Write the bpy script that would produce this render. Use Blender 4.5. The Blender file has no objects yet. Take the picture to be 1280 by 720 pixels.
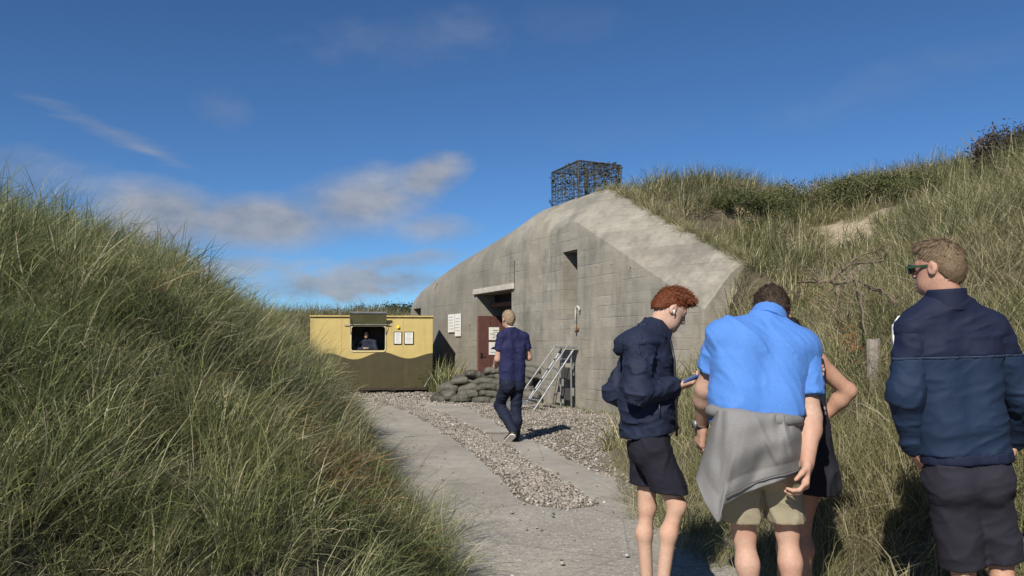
import bpy, bmesh, math, random
import numpy as np
from mathutils import Vector, Matrix, Euler
random.seed(7); RNG = np.random.default_rng(11)
scene = bpy.context.scene
rad = math.radians

# ------------------------------------------------------------------ camera, sky, sun, exposure
CAM_Z = 1.32; FPX = 960.0; PITCH = math.atan(70 / 960.0)
cam_d = bpy.data.cameras.new('camera'); cam_d.sensor_width = 36.0; cam_d.lens = 27.0
cam_d.clip_start = 0.05; cam_d.clip_end = 6000
cam = bpy.data.objects.new('camera', cam_d); scene.collection.objects.link(cam)
cam.location = (0, 0, CAM_Z); cam.rotation_euler = (math.pi / 2 + PITCH, 0, 0)
scene.camera = cam

SUN_AZ = rad(23 + 180)      # compass style: clockwise from +Y, where the sun stands (behind the camera, to the left)
SUN_EL = rad(38)
sun_d = bpy.data.lights.new('sun', 'SUN'); sun_d.energy = 4.9; sun_d.angle = rad(0.53); sun_d.color = (1.0, 0.94, 0.84)
sun = bpy.data.objects.new('sun', sun_d); scene.collection.objects.link(sun)
sun.rotation_euler = Vector((-math.sin(SUN_AZ) * math.cos(SUN_EL), -math.cos(SUN_AZ) * math.cos(SUN_EL), -math.sin(SUN_EL))).to_track_quat('-Z', 'Y').to_euler()

world = bpy.data.worlds.new('World'); scene.world = world; world.use_nodes = True
def build_world():
    nt = world.node_tree; nt.nodes.clear(); N = nt.nodes.new; L = nt.links.new
    out = N('ShaderNodeOutputWorld'); bg = N('ShaderNodeBackground'); bg.inputs[1].default_value = 0.067
    sky = N('ShaderNodeTexSky'); sky.sky_type = 'NISHITA'; sky.sun_disc = False
    sky.sun_elevation = SUN_EL; sky.sun_rotation = SUN_AZ
    sky.air_density = 0.75; sky.dust_density = 0.0; sky.ozone_density = 3.2; sky.altitude = 10
    tc = N('ShaderNodeTexCoord'); sep = N('ShaderNodeSeparateXYZ'); L(tc.outputs['Generated'], sep.inputs[0])
    def M(op, a, b=None, c=None, clamp=False):
        n = N('ShaderNodeMath'); n.operation = op; n.use_clamp = clamp
        for i, v in enumerate((a, b, c)):
            if v is None: continue
            if isinstance(v, (int, float)): n.inputs[i].default_value = v
            else: L(v, n.inputs[i])
        return n.outputs[0]
    az = M('ARCTAN2', sep.outputs[0], sep.outputs[1]); el = M('ARCSINE', sep.outputs[2])
    comb = N('ShaderNodeCombineXYZ'); L(az, comb.inputs[0]); L(M('MULTIPLY', el, 1.9), comb.inputs[1])
    def noise(scale, detail, rough, sx=1.0, sy=1.0, off=0.0, rot=0.0):
        mp = N('ShaderNodeMapping'); mp.inputs['Scale'].default_value = (sx, sy, 1); mp.inputs['Location'].default_value = (off, off * .7, off)
        mp.inputs['Rotation'].default_value = (0, 0, rot)
        L(comb.outputs[0], mp.inputs[0]); n = N('ShaderNodeTexNoise'); n.inputs['Scale'].default_value = scale
        n.inputs['Detail'].default_value = detail; n.inputs['Roughness'].default_value = rough; L(mp.outputs[0], n.inputs['Vector'])
        return n.outputs['Fac']
    n1 = noise(9, 7, .58); n2 = noise(26, 5, .6, off=3.1); nst = noise(16, 6, .6, sx=.35, sy=2.2, off=5.0, rot=rad(24))
    nbig = noise(4.2, 6, .6, off=8.3)
    def blob(az0, el0, sx, sy, rot, namp, soft, gain, nn):
        a = M('SUBTRACT', az, rad(az0)); e = M('SUBTRACT', el, rad(el0)); c, s = math.cos(rad(rot)), math.sin(rad(rot))
        p = M('DIVIDE', M('ADD', M('MULTIPLY', a, c), M('MULTIPLY', e, s)), rad(sx))
        q = M('DIVIDE', M('SUBTRACT', M('MULTIPLY', e, c), M('MULTIPLY', a, s)), rad(sy))
        r = M('SQRT', M('ADD', M('MULTIPLY', p, p), M('MULTIPLY', q, q)))
        v = M('ADD', M('SUBTRACT', 1.0, r), M('MULTIPLY', M('SUBTRACT', nn, .5), namp))
        return M('MULTIPLY', M('DIVIDE', v, soft, clamp=True), gain, clamp=True)
    def at(px, py, *rest):      # sky direction seen at a photo pixel, in degrees
        u, v = px - 640.0, 360.0 - py; y_ = FPX * math.cos(PITCH) - v * math.sin(PITCH); z_ = FPX * math.sin(PITCH) + v * math.cos(PITCH)
        return blob(math.degrees(math.atan2(u, y_)), math.degrees(math.atan2(z_, math.hypot(u, y_))), *rest)
    blobs = [at(205, 270, 5.8, 2.7, -4, .7, .6, .84, n1), at(320, 278, 7.8, 2.4, 2, .7, .6, .84, n1), at(450, 255, 7.5, 3.0, 14, .9, .8, .82, n1), at(535, 222, 3.8, 2.0, 24, 1.2, .7, .8, n1), at(540, 285, 4.0, 1.4, 0, 1.4, .9, .6, n1),
             at(420, 352, 9.5, 1.5, 2, 1.5, .7, .8, n2), at(500, 326, 5.5, .9, 6, 1.6, .8, .65, n2), at(300, 335, 8, 1.3, 0, 1.6, .8, .6, n2), at(440, 362, 5, 1.0, 4, 1.6, .6, .85, n2), at(20, 212, 5, 1.9, 0, 1.6, 1.2, .5, n1), at(110, 235, 4, 1.2, 0, 1.8, 1.2, .4, n1),
             at(140, 166, 6.6, .75, -19, 2.2, 1.6, .5, nst), at(190, 190, 3.6, .5, -17, 1.9, 1.2, .5, nst), at(280, 140, 2.4, 1.5, 0, 1.8, 1.8, .28, n1),
             at(520, 48, 8.5, 2.2, 8, 2.4, 2.6, .36, n1), at(720, 30, 6, 1.8, -5, 2.4, 3.0, .22, n1), at(1110, 108, 8, 1.6, 8, 2.6, 3.5, .26, n1), at(760, 165, 7, 1.5, 6, 2.4, 3.5, .16, n1)]
    m = blobs[0]
    for b in blobs[1:]: m = M('MAXIMUM', m, b)
    # scattered fair-weather cloud over the rest of the sky dome (front sector already described above)
    front = M('DIVIDE', M('SUBTRACT', M('ABSOLUTE', az), rad(40)), rad(18), clamp=True)
    gen = M('MULTIPLY', M('DIVIDE', M('SUBTRACT', nbig, .56), .12, clamp=True), M('MULTIPLY', front, .6))
    m = M('MAXIMUM', m, gen); m = M('MULTIPLY', m, M('DIVIDE', M('ADD', el, .01), .03, clamp=True))
    ramp = N('ShaderNodeValToRGB'); ramp.color_ramp.elements[0].color = (3.0, 3.35, 4.1, 1); ramp.color_ramp.elements[1].color = (5.6, 5.6, 5.7, 1)
    ramp.color_ramp.elements[0].position = .38; ramp.color_ramp.elements[1].position = .68; L(n1, ramp.inputs[0])
    tn = N('ShaderNodeMix'); tn.data_type = 'RGBA'; tn.blend_type = 'MULTIPLY'; tn.inputs[0].default_value = 1; L(sky.outputs[0], tn.inputs[6]); tn.inputs[7].default_value = (.62, .93, 1.2, 1)
    mix = N('ShaderNodeMix'); mix.data_type = 'RGBA'; L(m, mix.inputs[0]); L(tn.outputs[2], mix.inputs[6]); L(ramp.outputs[0], mix.inputs[7])
    L(mix.outputs[2], bg.inputs[0]); L(bg.outputs[0], out.inputs[0])
build_world()
vs = scene.view_settings; vs.view_transform = 'Standard'; vs.look = 'None'; vs.exposure = 0.3; vs.gamma = 1.0; vs.use_curve_mapping = False
scene.cycles.max_bounces = 6; scene.cycles.diffuse_bounces = 3; scene.cycles.transparent_max_bounces = 8

# ------------------------------------------------------------------ helpers
def W(px, py, Y):
    """photo pixel (1280x720) at world depth Y -> world point"""
    u, v = px - 640.0, 360.0 - py
    c, s = math.cos(PITCH), math.sin(PITCH)
    yy, zz = FPX * c - v * s, FPX * s + v * c
    k = Y / yy
    return np.array((u * k, Y, CAM_Z + zz * k))
def V(*a): return np.array(a, float)
def unit(v): v = np.asarray(v, float); return v / max(1e-9, np.linalg.norm(v))
LOC = {}
def tag(o, label=None, cat=None, group=None, kind=None):
    if label: o['label'] = label
    if cat: o['category'] = cat
    if group: o['group'] = group
    if kind: o['kind'] = kind
    return o
def thing(name, label, cat, loc, group=None):
    o = bpy.data.objects.new(name, None); scene.collection.objects.link(o); o.empty_display_size = .2
    o.location = tuple(loc); LOC[o.name] = np.array(loc, float)
    return tag(o, label, cat, group)
def mobj(name, verts, faces, mat, parent=None, smooth=False, mats=None, fmat=None):
    """one mesh object from world-space vertices (made local to the parent's place)"""
    off = LOC.get(parent.name, np.zeros(3)) if parent else np.zeros(3)
    me = bpy.data.meshes.new(name)
    v = np.asarray(verts, float) - off
    me.from_pydata(v.tolist(), [], faces if isinstance(faces, list) else faces.tolist())
    for m in (mats or [mat]): me.materials.append(m)
    if fmat is not None: me.polygons.foreach_set('material_index', np.asarray(fmat, np.int32))
    if smooth: me.polygons.foreach_set('use_smooth', np.ones(len(me.polygons), bool))
    me.update()
    o = bpy.data.objects.new(name, me); scene.collection.objects.link(o)
    if parent: o.parent = parent
    LOC[o.name] = off
    return o
class MB:
    def __init__(s): s.v = []; s.f = []
    def add(s, v, f):
        n = len(s.v); s.v += [tuple(map(float, p)) for p in v]; s.f += [tuple(i + n for i in q) for q in f]; return s
    def box(s, c, half, ax=None):
        c = np.asarray(c, float); ax = np.eye(3) if ax is None else np.asarray(ax, float)
        p = [c + ax[0] * half[0] * i + ax[1] * half[1] * j + ax[2] * half[2] * k for k in (-1, 1) for j in (-1, 1) for i in (-1, 1)]
        return s.add(p, [(0, 2, 3, 1), (4, 5, 7, 6), (0, 1, 5, 4), (2, 6, 7, 3), (0, 4, 6, 2), (1, 3, 7, 5)])
    def bbox(s, c, half, ax=None, b=.01):
        """box with chamfered edges"""
        c = np.asarray(c, float); ax = np.eye(3) if ax is None else np.asarray(ax, float)
        bm = bmesh.new(); bmesh.ops.create_cube(bm, size=2.0)
        for v in bm.verts: v.co = Vector((v.co.x * half[0], v.co.y * half[1], v.co.z * half[2]))
        bmesh.ops.bevel(bm, geom=list(bm.edges), offset=b, segments=1, affect='EDGES')
        bm.verts.index_update()
        vs_ = [c + ax[0] * v.co.x + ax[1] * v.co.y + ax[2] * v.co.z for v in bm.verts]; fs = [[v.index for v in f.verts] for f in bm.faces]; bm.free()
        return s.add(vs_, fs)
    def tube(s, pts, r, n=8, cap=True):
        pts = [np.asarray(p, float) for p in pts]; rs = r if hasattr(r, '__len__') else [r] * len(pts)
        t0 = unit(pts[1] - pts[0]); up = V(0, 0, 1) if abs(t0[2]) < .9 else V(1, 0, 0); nrm = unit(np.cross(up, t0)); vv = []; ff = []
        for i, p in enumerate(pts):
            t = unit(pts[min(i + 1, len(pts) - 1)] - pts[max(i - 1, 0)]); nrm = unit(nrm - t * nrm.dot(t)); b = np.cross(t, nrm)
            for k in range(n):
                a = 2 * math.pi * k / n; vv.append(p + rs[i] * (math.cos(a) * nrm + math.sin(a) * b))
        for i in range(len(pts) - 1):
            for k in range(n): ff.append((i * n + k, i * n + (k + 1) % n, (i + 1) * n + (k + 1) % n, (i + 1) * n + k))
        if cap: ff.append(tuple(range(n - 1, -1, -1))); ff.append(tuple((len(pts) - 1) * n + k for k in range(n)))
        return s.add(vv, ff)
    def build(s, name, mat, parent=None, smooth=False): return mobj(name, s.v, s.f, mat, parent, smooth)

def vnoise(P, seed=0):
    """value noise in [-1,1], vectorised"""
    P = np.asarray(P, np.float64); i = np.floor(P).astype(np.int64); f = P - i; f = f * f * (3 - 2 * f)
    def h(a, b, c):
        n = (a * 374761393 + b * 668265263 + c * 1274126177 + seed * 974711) & 0xFFFFFFFF
        n = ((n ^ (n >> 13)) * 1103515245) & 0xFFFFFFFF; n = (n ^ (n >> 16)) & 0xFFFF
        return n / 32767.5 - 1
    x, y, z = i[..., 0], i[..., 1], i[..., 2]; fx, fy, fz = f[..., 0], f[..., 1], f[..., 2]
    r = 0
    for dx in (0, 1):
        for dy in (0, 1):
            for dz in (0, 1):
                r = r + h(x + dx, y + dy, z + dz) * (fx if dx else 1 - fx) * (fy if dy else 1 - fy) * (fz if dz else 1 - fz)
    return r
def fbm(P, o=3, seed=0):
    r = 0; a = 1.0; P = np.asarray(P, float)
    for k in range(o): r = r + a * vnoise(P, seed + k * 17); P = P * 2.03 + 5.1; a *= .5
    return r
def n2(x, y, s, seed=0, o=3): return fbm(np.stack([np.asarray(x, float) * s, np.asarray(y, float) * s, np.zeros_like(np.asarray(x, float))], -1), o, seed)
def sstep(a, b, x): t = np.clip((np.asarray(x, float) - a) / (b - a), 0, 1); return t * t * (3 - 2 * t)

# ------------------------------------------------------------------ materials
class Mat:
    def __init__(s, name, rough=.8):
        s.m = bpy.data.materials.new(name); s.m.use_nodes = True; s.nt = s.m.node_tree; s.nt.nodes.clear()
        s.out = s.N('ShaderNodeOutputMaterial'); s.b = s.N('ShaderNodeBsdfPrincipled'); s.b.inputs['Roughness'].default_value = rough
        s.L(s.b.outputs[0], s.out.inputs[0]); s._tc = None
    def N(s, t): return s.nt.nodes.new(t)
    def L(s, a, b): s.nt.links.new(a, b)
    def set(s, inp, v):
        if hasattr(v, 'is_linked') or hasattr(v, 'links'): s.L(v, inp)
        elif isinstance(v, (int, float)): inp.default_value = v
        else: inp.default_value = tuple(v) if len(v) == 4 or len(inp.default_value) == 3 else (*v, 1)
    def coord(s, kind='Object', scale=(1, 1, 1), rot=(0, 0, 0)):
        if s._tc is None: s._tc = s.N('ShaderNodeTexCoord')
        mp = s.N('ShaderNodeMapping'); mp.inputs['Scale'].default_value = scale; mp.inputs['Rotation'].default_value = rot; s.L(s._tc.outputs[kind], mp.inputs[0]); return mp.outputs[0]
    def noise(s, scale, detail=4, rough=.55, vec=None, col=False):
        n = s.N('ShaderNodeTexNoise'); n.inputs['Scale'].default_value = scale; n.inputs['Detail'].default_value = detail; n.inputs['Roughness'].default_value = rough
        s.L(vec if vec is not None else s.coord(), n.inputs['Vector']); return n.outputs['Color' if col else 'Fac']
    def voro(s, scale, vec=None, out='Distance', feature='F1'):
        n = s.N('ShaderNodeTexVoronoi'); n.feature = feature; n.inputs['Scale'].default_value = scale; s.L(vec if vec is not None else s.coord(), n.inputs['Vector']); return n.outputs[out]
    def ramp(s, fac, *stops):
        r = s.N('ShaderNodeValToRGB'); e = r.color_ramp.elements
        while len(e) < len(stops): e.new(.5)
        for i, (p, c) in enumerate(stops):
            e[i].position = p; e[i].color = (c, c, c, 1) if isinstance(c, (int, float)) else (*c, 1)
        s.L(fac, r.inputs[0]); return r.outputs[0]
    def mix(s, fac, a, b, mode='MIX'):
        n = s.N('ShaderNodeMix'); n.data_type = 'RGBA'; n.blend_type = mode
        s.set(n.inputs[0], fac); s.set(n.inputs[6], a); s.set(n.inputs[7], b); return n.outputs[2]
    def math(s, op, a, b=None, clamp=False):
        n = s.N('ShaderNodeMath'); n.operation = op; n.use_clamp = clamp; s.set(n.inputs[0], a)
        if b is not None: s.set(n.inputs[1], b)
        return n.outputs[0]
    def attr(s, name, out='Fac'):
        n = s.N('ShaderNodeAttribute'); n.attribute_name = name; return n.outputs[out]
    def bump(s, h, strength=.3, dist=.01, prev=None):
        n = s.N('ShaderNodeBump'); n.inputs['Strength'].default_value = strength; n.inputs['Distance'].default_value = dist; s.L(h, n.inputs['Height'])
        if prev is not None: s.L(prev, n.inputs['Normal'])
        s.L(n.outputs[0], s.b.inputs['Normal']); return n.outputs[0]
    def col(s, c): s.set(s.b.inputs['Base Color'], c); return s
def simple(name, c, rough=.7, var=.12, scale=8, metal=0, bump=0, bscale=60):
    m = Mat(name, rough); n = m.noise(scale, 4); c = np.array(c)
    m.col(m.ramp(n, (.3, tuple(c * (1 - var))), (.7, tuple(np.minimum(1, c * (1 + var)))))); m.b.inputs['Metallic'].default_value = metal
    if bump: m.bump(m.noise(bscale, 3), bump, .004)
    return m.m
MT = {}
def mk_concrete():
    m = Mat('board_marked_concrete', .9)
    # boards: rows 0.2 m high, pieces about 2.4 m long, in the wall's own axes (local x along the wall, z up)
    tc = m.N('ShaderNodeTexCoord'); sep = m.N('ShaderNodeSeparateXYZ'); m.L(tc.outputs['Object'], sep.inputs[0])
    wob = m.noise(.9, 2); rowv = m.noise(2.6, 1, .5, m.coord(scale=(.02, .02, 1))); zz = m.math('ADD', m.math('ADD', sep.outputs[2], m.math('MULTIPLY', m.math('SUBTRACT', rowv, .5), .35)), m.math('MULTIPLY', m.math('SUBTRACT', wob, .5), .04))
    row = m.math('MULTIPLY', zz, 1 / .205); fr = m.math('FRACT', row); fl = m.math('FLOOR', row)
    cb = m.N('ShaderNodeCombineXYZ'); m.L(m.math('MULTIPLY', sep.outputs[0], .55), cb.inputs[0]); m.L(m.math('MULTIPLY', fl, 7.31), cb.inputs[1]); tone = m.ramp(m.noise(1.0, 3, .6, cb.outputs[0]), (.32, 0), (.68, 1))
    edge = m.math('MINIMUM', fr, m.math('SUBTRACT', 1.0, fr)); patch = m.ramp(m.noise(1.3, 5, .7, m.coord(scale=(.6, .6, 2.4))), (.46, 0), (.66, 1))
    joint = m.math('MULTIPLY', m.ramp(edge, (.01, 1), (.075, 0)), patch)
    big = m.noise(.55, 6, .62); mid = m.noise(2.6, 6, .65); fine = m.noise(34, 5, .7)
    vert = m.noise(3.0, 5, .6, m.coord(scale=(1.6, 1.6, .16)))
    wood = m.noise(7, 6, .65, m.coord(scale=(.35, .35, 7)))
    base = m.ramp(big, (.28, (.25, .23, .188)), (.5, (.345, .318, .262)), (.75, (.43, .398, .328)))
    base = m.mix(m.math('MULTIPLY', m.ramp(mid, (.44, 0), (.64, 1)), .6), base, (.215, .197, .16))
    base = m.mix(.6, base, m.ramp(tone, (0, .66), (1, 1.1)), 'MULTIPLY'); base = m.mix(m.math('MULTIPLY', joint, .5), base, (.14, .125, .10))
    base = m.mix(m.math('MULTIPLY', m.ramp(vert, (.54, 0), (.72, 1)), .5), base, (.15, .14, .12))
    base = m.mix(m.math('MULTIPLY', m.ramp(vert, (.22, 1), (.36, 0)), .35), base, (.45, .42, .355))
    base = m.mix(m.math('MULTIPLY', m.ramp(wood, (.45, 0), (.7, 1)), .5), base, (.2, .19, .16))
    base = m.mix(.3, base, m.ramp(fine, (.3, .6), (.7, 1.0)), 'MULTIPLY')
    stain = m.noise(.8, 7, .7, m.coord(scale=(1.4, 1.4, .5))); base = m.mix(m.math('MULTIPLY', m.ramp(stain, (.48, 0), (.62, 1)), .62), base, (.115, .106, .088))
    warm = m.noise(.45, 4, .6); base = m.mix(m.math('MULTIPLY', m.ramp(warm, (.5, 0), (.7, 1)), .35), base, (.38, .32, .21))
    pits = m.ramp(m.voro(9, m.coord(scale=(1, 1, .6))), (.04, 1), (.075, 0))
    base = m.mix(m.math('MULTIPLY', pits, m.ramp(m.noise(1.3, 2), (.5, 0), (.62, .7))), base, (.07, .065, .055))
    # the far end has gone darker with lichen, as old concrete does on its weather side
    far = m.ramp(m.math('ADD', m.math('MULTIPLY', sep.outputs[0], -.1), m.math('MULTIPLY', m.math('SUBTRACT', mid, .5), .5)), (.22, 0), (.62, 1))
    base = m.mix(m.math('MULTIPLY', far, .55), base, (.185, .17, .142))
    m.col(base)
    b = m.bump(m.math('ADD', m.math('MULTIPLY', joint, -1.0), m.math('MULTIPLY', tone, .35)), .7, .012)
    b = m.bump(wood, .25, .01, b); b = m.bump(mid, .35, .03, b); m.bump(fine, .3, .006, b)
    return m.m
MT['concrete'] = mk_concrete()
def mk_ground():
    m = Mat('dune_soil', .95); tc = m.coord('Object')
    n = m.noise(1.4, 5); f = m.noise(30, 5, .7)
    soil = m.ramp(n, (.3, (.085, .072, .045)), (.6, (.13, .108, .066)))
    sandc = m.ramp(f, (.3, (.40, .325, .225)), (.7, (.53, .44, .315)))
    grav = m.ramp(m.noise(45, 3, .6), (.3, (.15, .125, .098)), (.7, (.31, .27, .215)))
    c = m.mix(m.attr('sand'), soil, sandc); c = m.mix(m.attr('gravel'), c, grav)
    m.col(m.mix(m.math('MULTIPLY', m.ramp(m.noise(5, 5, .7), (.5, 0), (.62, 1)), .35), c, (.14, .11, .07))); m.bump(m.noise(9, 6, .7), .8, .12, m.bump(f, .5, .02)); return m.m
MT['ground'] = mk_ground()
def mk_path():
    m = Mat('worn_path_concrete', .93)
    big = m.noise(.8, 5, .6); mid = m.noise(5, 5, .65); dv = m.N('ShaderNodeMix'); dv.data_type = 'VECTOR'; dv.inputs[0].default_value = .06; m.L(m.coord(), dv.inputs[4]); m.L(m.noise(19, 3, .6, col=True), dv.inputs[5]); sp = m.voro(58, dv.outputs[1], out='Color'); spd = m.voro(58, dv.outputs[1])
    c = m.ramp(big, (.3, (.235, .215, .185)), (.68, (.36, .332, .285)))
    c = m.mix(m.math('MULTIPLY', m.ramp(mid, (.5, 0), (.68, 1)), .45), c, (.19, .172, .145))
    sx = m.N('ShaderNodeSeparateXYZ'); m.L(m.coord(), sx.inputs[0])
    near = m.ramp(m.math('MULTIPLY', m.math('ADD', sx.outputs[1], m.math('MULTIPLY', mid, 3.0)), .1), (.72, .95), (.95, .22))
    sc = m.N('ShaderNodeSeparateColor'); m.L(sp, sc.inputs[0])
    stone = m.ramp(sc.outputs[0], (.0, (.11, .10, .09)), (.45, (.27, .245, .21)), (.8, (.37, .345, .31)), (1, (.55, .52, .47)))
    c = m.mix(m.math('MULTIPLY', near, m.ramp(spd, (.3, 1), (.55, 0))), c, stone)
    cr = m.ramp(m.voro(1.1, m.coord(scale=(1, .7, 1)), feature='DISTANCE_TO_EDGE'), (.0, 1), (.012, 0))
    c = m.mix(m.math('MULTIPLY', cr, .35), c, (.1, .09, .08))
    sandy = m.ramp(m.noise(1.7, 4, .6), (.55, 0), (.75, .55)); c = m.mix(sandy, c, (.40, .355, .28))
    m.col(c); m.bump(spd, .3, .005, m.bump(mid, .5, .02)); return m.m
MT['path'] = mk_path()
def mk_grass(name, green, green2, straw, brown=0.0):
    m = Mat(name, .62)
    t = m.attr('tint'); br = m.attr('shade')
    geo = m.N('ShaderNodeNewGeometry'); nz = m.N('ShaderNodeTexNoise'); nz.inputs['Scale'].default_value = .7; nz.inputs['Detail'].default_value = 3; m.L(geo.outputs['Position'], nz.inputs['Vector'])
    c = m.mix(m.ramp(nz.outputs['Fac'], (.38, 0), (.62, 1)), green, green2)
    nb = m.N('ShaderNodeTexNoise'); nb.inputs['Scale'].default_value = 1.15; nb.inputs['Detail'].default_value = 4; m.L(geo.outputs['Position'], nb.inputs['Vector']); c = m.mix(m.math('MULTIPLY', m.ramp(nb.outputs['Fac'], (.56, 0), (.70, 1)), brown), c, (.17, .115, .045))
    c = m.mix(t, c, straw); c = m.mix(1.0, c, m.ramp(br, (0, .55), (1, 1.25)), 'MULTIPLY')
    m.col(c); m.b.inputs['Specular IOR Level'].default_value = .18
    tr = m.N('ShaderNodeBsdfTranslucent'); m.L(c, tr.inputs[0]); mx = m.N('ShaderNodeMixShader'); mx.inputs[0].default_value = .34
    m.L(m.b.outputs[0], mx.inputs[1]); m.L(tr.outputs[0], mx.inputs[2]); m.L(mx.outputs[0], m.out.inputs[0]); return m.m
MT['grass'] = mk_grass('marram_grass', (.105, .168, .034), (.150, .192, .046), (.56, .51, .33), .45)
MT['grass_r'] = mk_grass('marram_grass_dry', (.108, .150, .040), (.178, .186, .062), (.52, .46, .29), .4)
MT['dead'] = mk_grass('dead_rusty_grass', (.19, .10, .034), (.25, .15, .055), (.30, .18, .075))
MT['leaf'] = mk_grass('shrub_leaf', (.10, .125, .05), (.135, .155, .065), (.26, .21, .10))
MT['leaf_dark'] = mk_grass('tree_leaf', (.03, .048, .016), (.045, .062, .022), (.08, .08, .03))
MT['leaf_brown'] = mk_grass('brown_leaf', (.085, .07, .045), (.11, .085, .055), (.17, .12, .08))
MT['bark'] = simple('grey_bark', (.17, .125, .09), .9, .3, 20, bump=.5)
MT['post'] = simple('weathered_post', (.23, .2, .165), .9, .3, 14, bump=.5)

# ------------------------------------------------------------------ terrain
WALL0 = V(1.35, 15.8, 0); EX = V(.4254, -.905, 0); EY = V(.905, .4254, 0)     # bunker wall frame: EX along the wall towards us, EY into the bunker
def wall_uv(x, y): dx = np.asarray(x, float) - WALL0[0]; dy = np.asarray(y, float) - WALL0[1]; return dx * EX[0] + dy * EX[1], dx * EY[0] + dy * EY[1]
L_TOE = np.array([(-6, -1.5), (0, -1.05), (2, -.8), (3.2, -.5), (4.4, -.42), (5.5, -.66), (7.9, -1.35), (12.7, -2.5), (16, -3.5), (18.3, -4.4), (20, -6.4), (24, -6.8), (30, -5.5), (60, -5.5)])
R_TOE = np.array([(-6, 2.4), (0, 2.3), (3, 2.05), (4.3, 1.75), (5.3, 1.55), (6.7, 1.08), (8, .98), (9, 1.02), (10, 1.45), (11.3, 2.3), (12.2, 2.9), (60, 2.9)])
def zlo(a): return 3.87 - 1.97 * np.clip(a, 0, 4) / 4
def height(x, y):
    x = np.asarray(x, float); y = np.asarray(y, float)
    wob = .16 * n2(x, y, .9, 3, 2)
    dl = np.interp(y, L_TOE[:, 0], L_TOE[:, 1]) - x + wob
    A = np.interp(y, [-5, 3, 8, 12, 18, 24, 40], [2.1, 2.25, 2.45, 2.3, 1.7, 1.4, 1.0])
    hl = np.where(dl > 0, A * np.tanh(.95 * np.maximum(dl, 0) / A), 0)
    hl = hl * (1 + .10 * n2(x, y, .5, 9, 2)) + sstep(0, .8, dl) * .20 * n2(x, y, 1.25, 21, 2)
    a, w = wall_uv(x, y)
    dr = x - np.interp(y, R_TOE[:, 0], R_TOE[:, 1]) + wob
    hd = .70 * np.maximum(dr, 0) + .43 * np.clip(y - 11, 0, 8) * sstep(-.3, 2.5, dr + .3 * np.clip(y - 12, 0, 5))
    hd = 5.75 * np.tanh(hd / 5.75 * 1.07) + sstep(.2, 1.5, dr) * (.16 * n2(x, y, .6, 31, 2) + .06 * n2(x, y, 2.1, 41, 2))
    ze = zlo(a) + .72
    near_wall = np.exp(-np.maximum(0, w - .9) / 1.7) * sstep(5.6, 4.1, a)
    hb = hd + (ze - .04 + .16 * np.clip(w - .83, 0, 4) + .05 * n2(x, y, 2.2, 15, 2) - hd) * near_wall
    hb = np.maximum(hb, np.where(a < 1.5, (ze - .04 + .13 * np.clip(w - .83, 0, 3.5)) * sstep(8, 5, w), 0))
    back = sstep(.35, .8, w)
    on = np.where(a < 4.15, hd * (1 - back) * sstep(0, -.3, w) + back * hb, hb * sstep(-.4, .8, w) + hd * (1 - sstep(-.4, .8, w)))
    on = np.where((a < 4.15) & (w < 0.02), .70 * np.maximum(dr, 0) * (y < 12.3), on)
    # bunker footprint and far side: bare floor level, low ground behind
    foot = sstep(-.55, -1.25, a)
    on = on * (1 - foot) + foot * np.where(w > 8, 1.5 * sstep(8, 11, w), 0)
    far = sstep(21, 30, y)
    on = on * (1 - .55 * far)
    hr = on
    # rise behind the ticket wagon
    mb = 2.0 * sstep(23.6, 27.0, y) * sstep(-2.9, -4.6, x) * (1 + .12 * n2(x, y, .35, 77, 2)) * (1 - .6 * sstep(34, 48, y))
    h = np.maximum(np.maximum(hl, hr), mb)
    g = .012 * n2(x, y, 1.3, 55, 2)
    return h + g * 1.0
def hz(x, y): return float(height(np.array([x]), np.array([y]))[0])
def hit(px, py, y0=3.0, y1=40.0):
    """first terrain point along a photo ray"""
    ys = np.arange(y0, y1, .04); P = np.array([W(px, py, yy) for yy in ys]); d = P[:, 2] - height(P[:, 0], P[:, 1])
    k = np.argmax(d < 0); return P[k] if d[k] < 0 else P[-1]
def axis(lo, hi, step, far_lo, far_hi):
    mid = list(np.arange(lo, hi + 1e-6, step)); s = step; v = hi
    while v < far_hi: s *= 1.28; v += s; mid.append(v)
    s = step; v = lo; pre = []
    while v > far_lo: s *= 1.28; v -= s; pre.append(v)
    return np.array(pre[::-1] + mid)
SANDS = [hit(1085, 290, 6), hit(1055, 300, 6), hit(1115, 305, 6), hit(935, 268, 8)]
POST = hit(1090, 490, 4)
def sand_mask(x, y):
    m = 0
    for i, s in enumerate(SANDS):
        r = (1.15, .85, .9, .5)[i]; d = np.hypot((x - s[0]) / 1.0, (y - s[1]) / 1.0) / r + .8 * n2(x, y, 2.0, 91, 3)
        m = np.maximum(m, sstep(1.05, .6, d))
    return m
RT_EDGE = np.array([(5.0, 1.5), (6.2, 1.28), (6.8, 1.1), (8.0, .86), (9.2, .62), (10.4, .32), (11.4, .10), (12.6, -.22), (15.8, -.85), (18.5, -1.8)])   # right edge of the right-hand track
def gravel_mask(x, y):
    a, w = wall_uv(x, y)
    r = np.interp(y, RT_EDGE[:, 0], RT_EDGE[:, 1]); l = np.interp(y, L_TOE[:, 0], L_TOE[:, 1])
    return ((x > l - .2) & (y > 5) & (x < np.interp(y, R_TOE[:, 0], R_TOE[:, 1]) + .2) & (w < .3)).astype(float)
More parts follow.
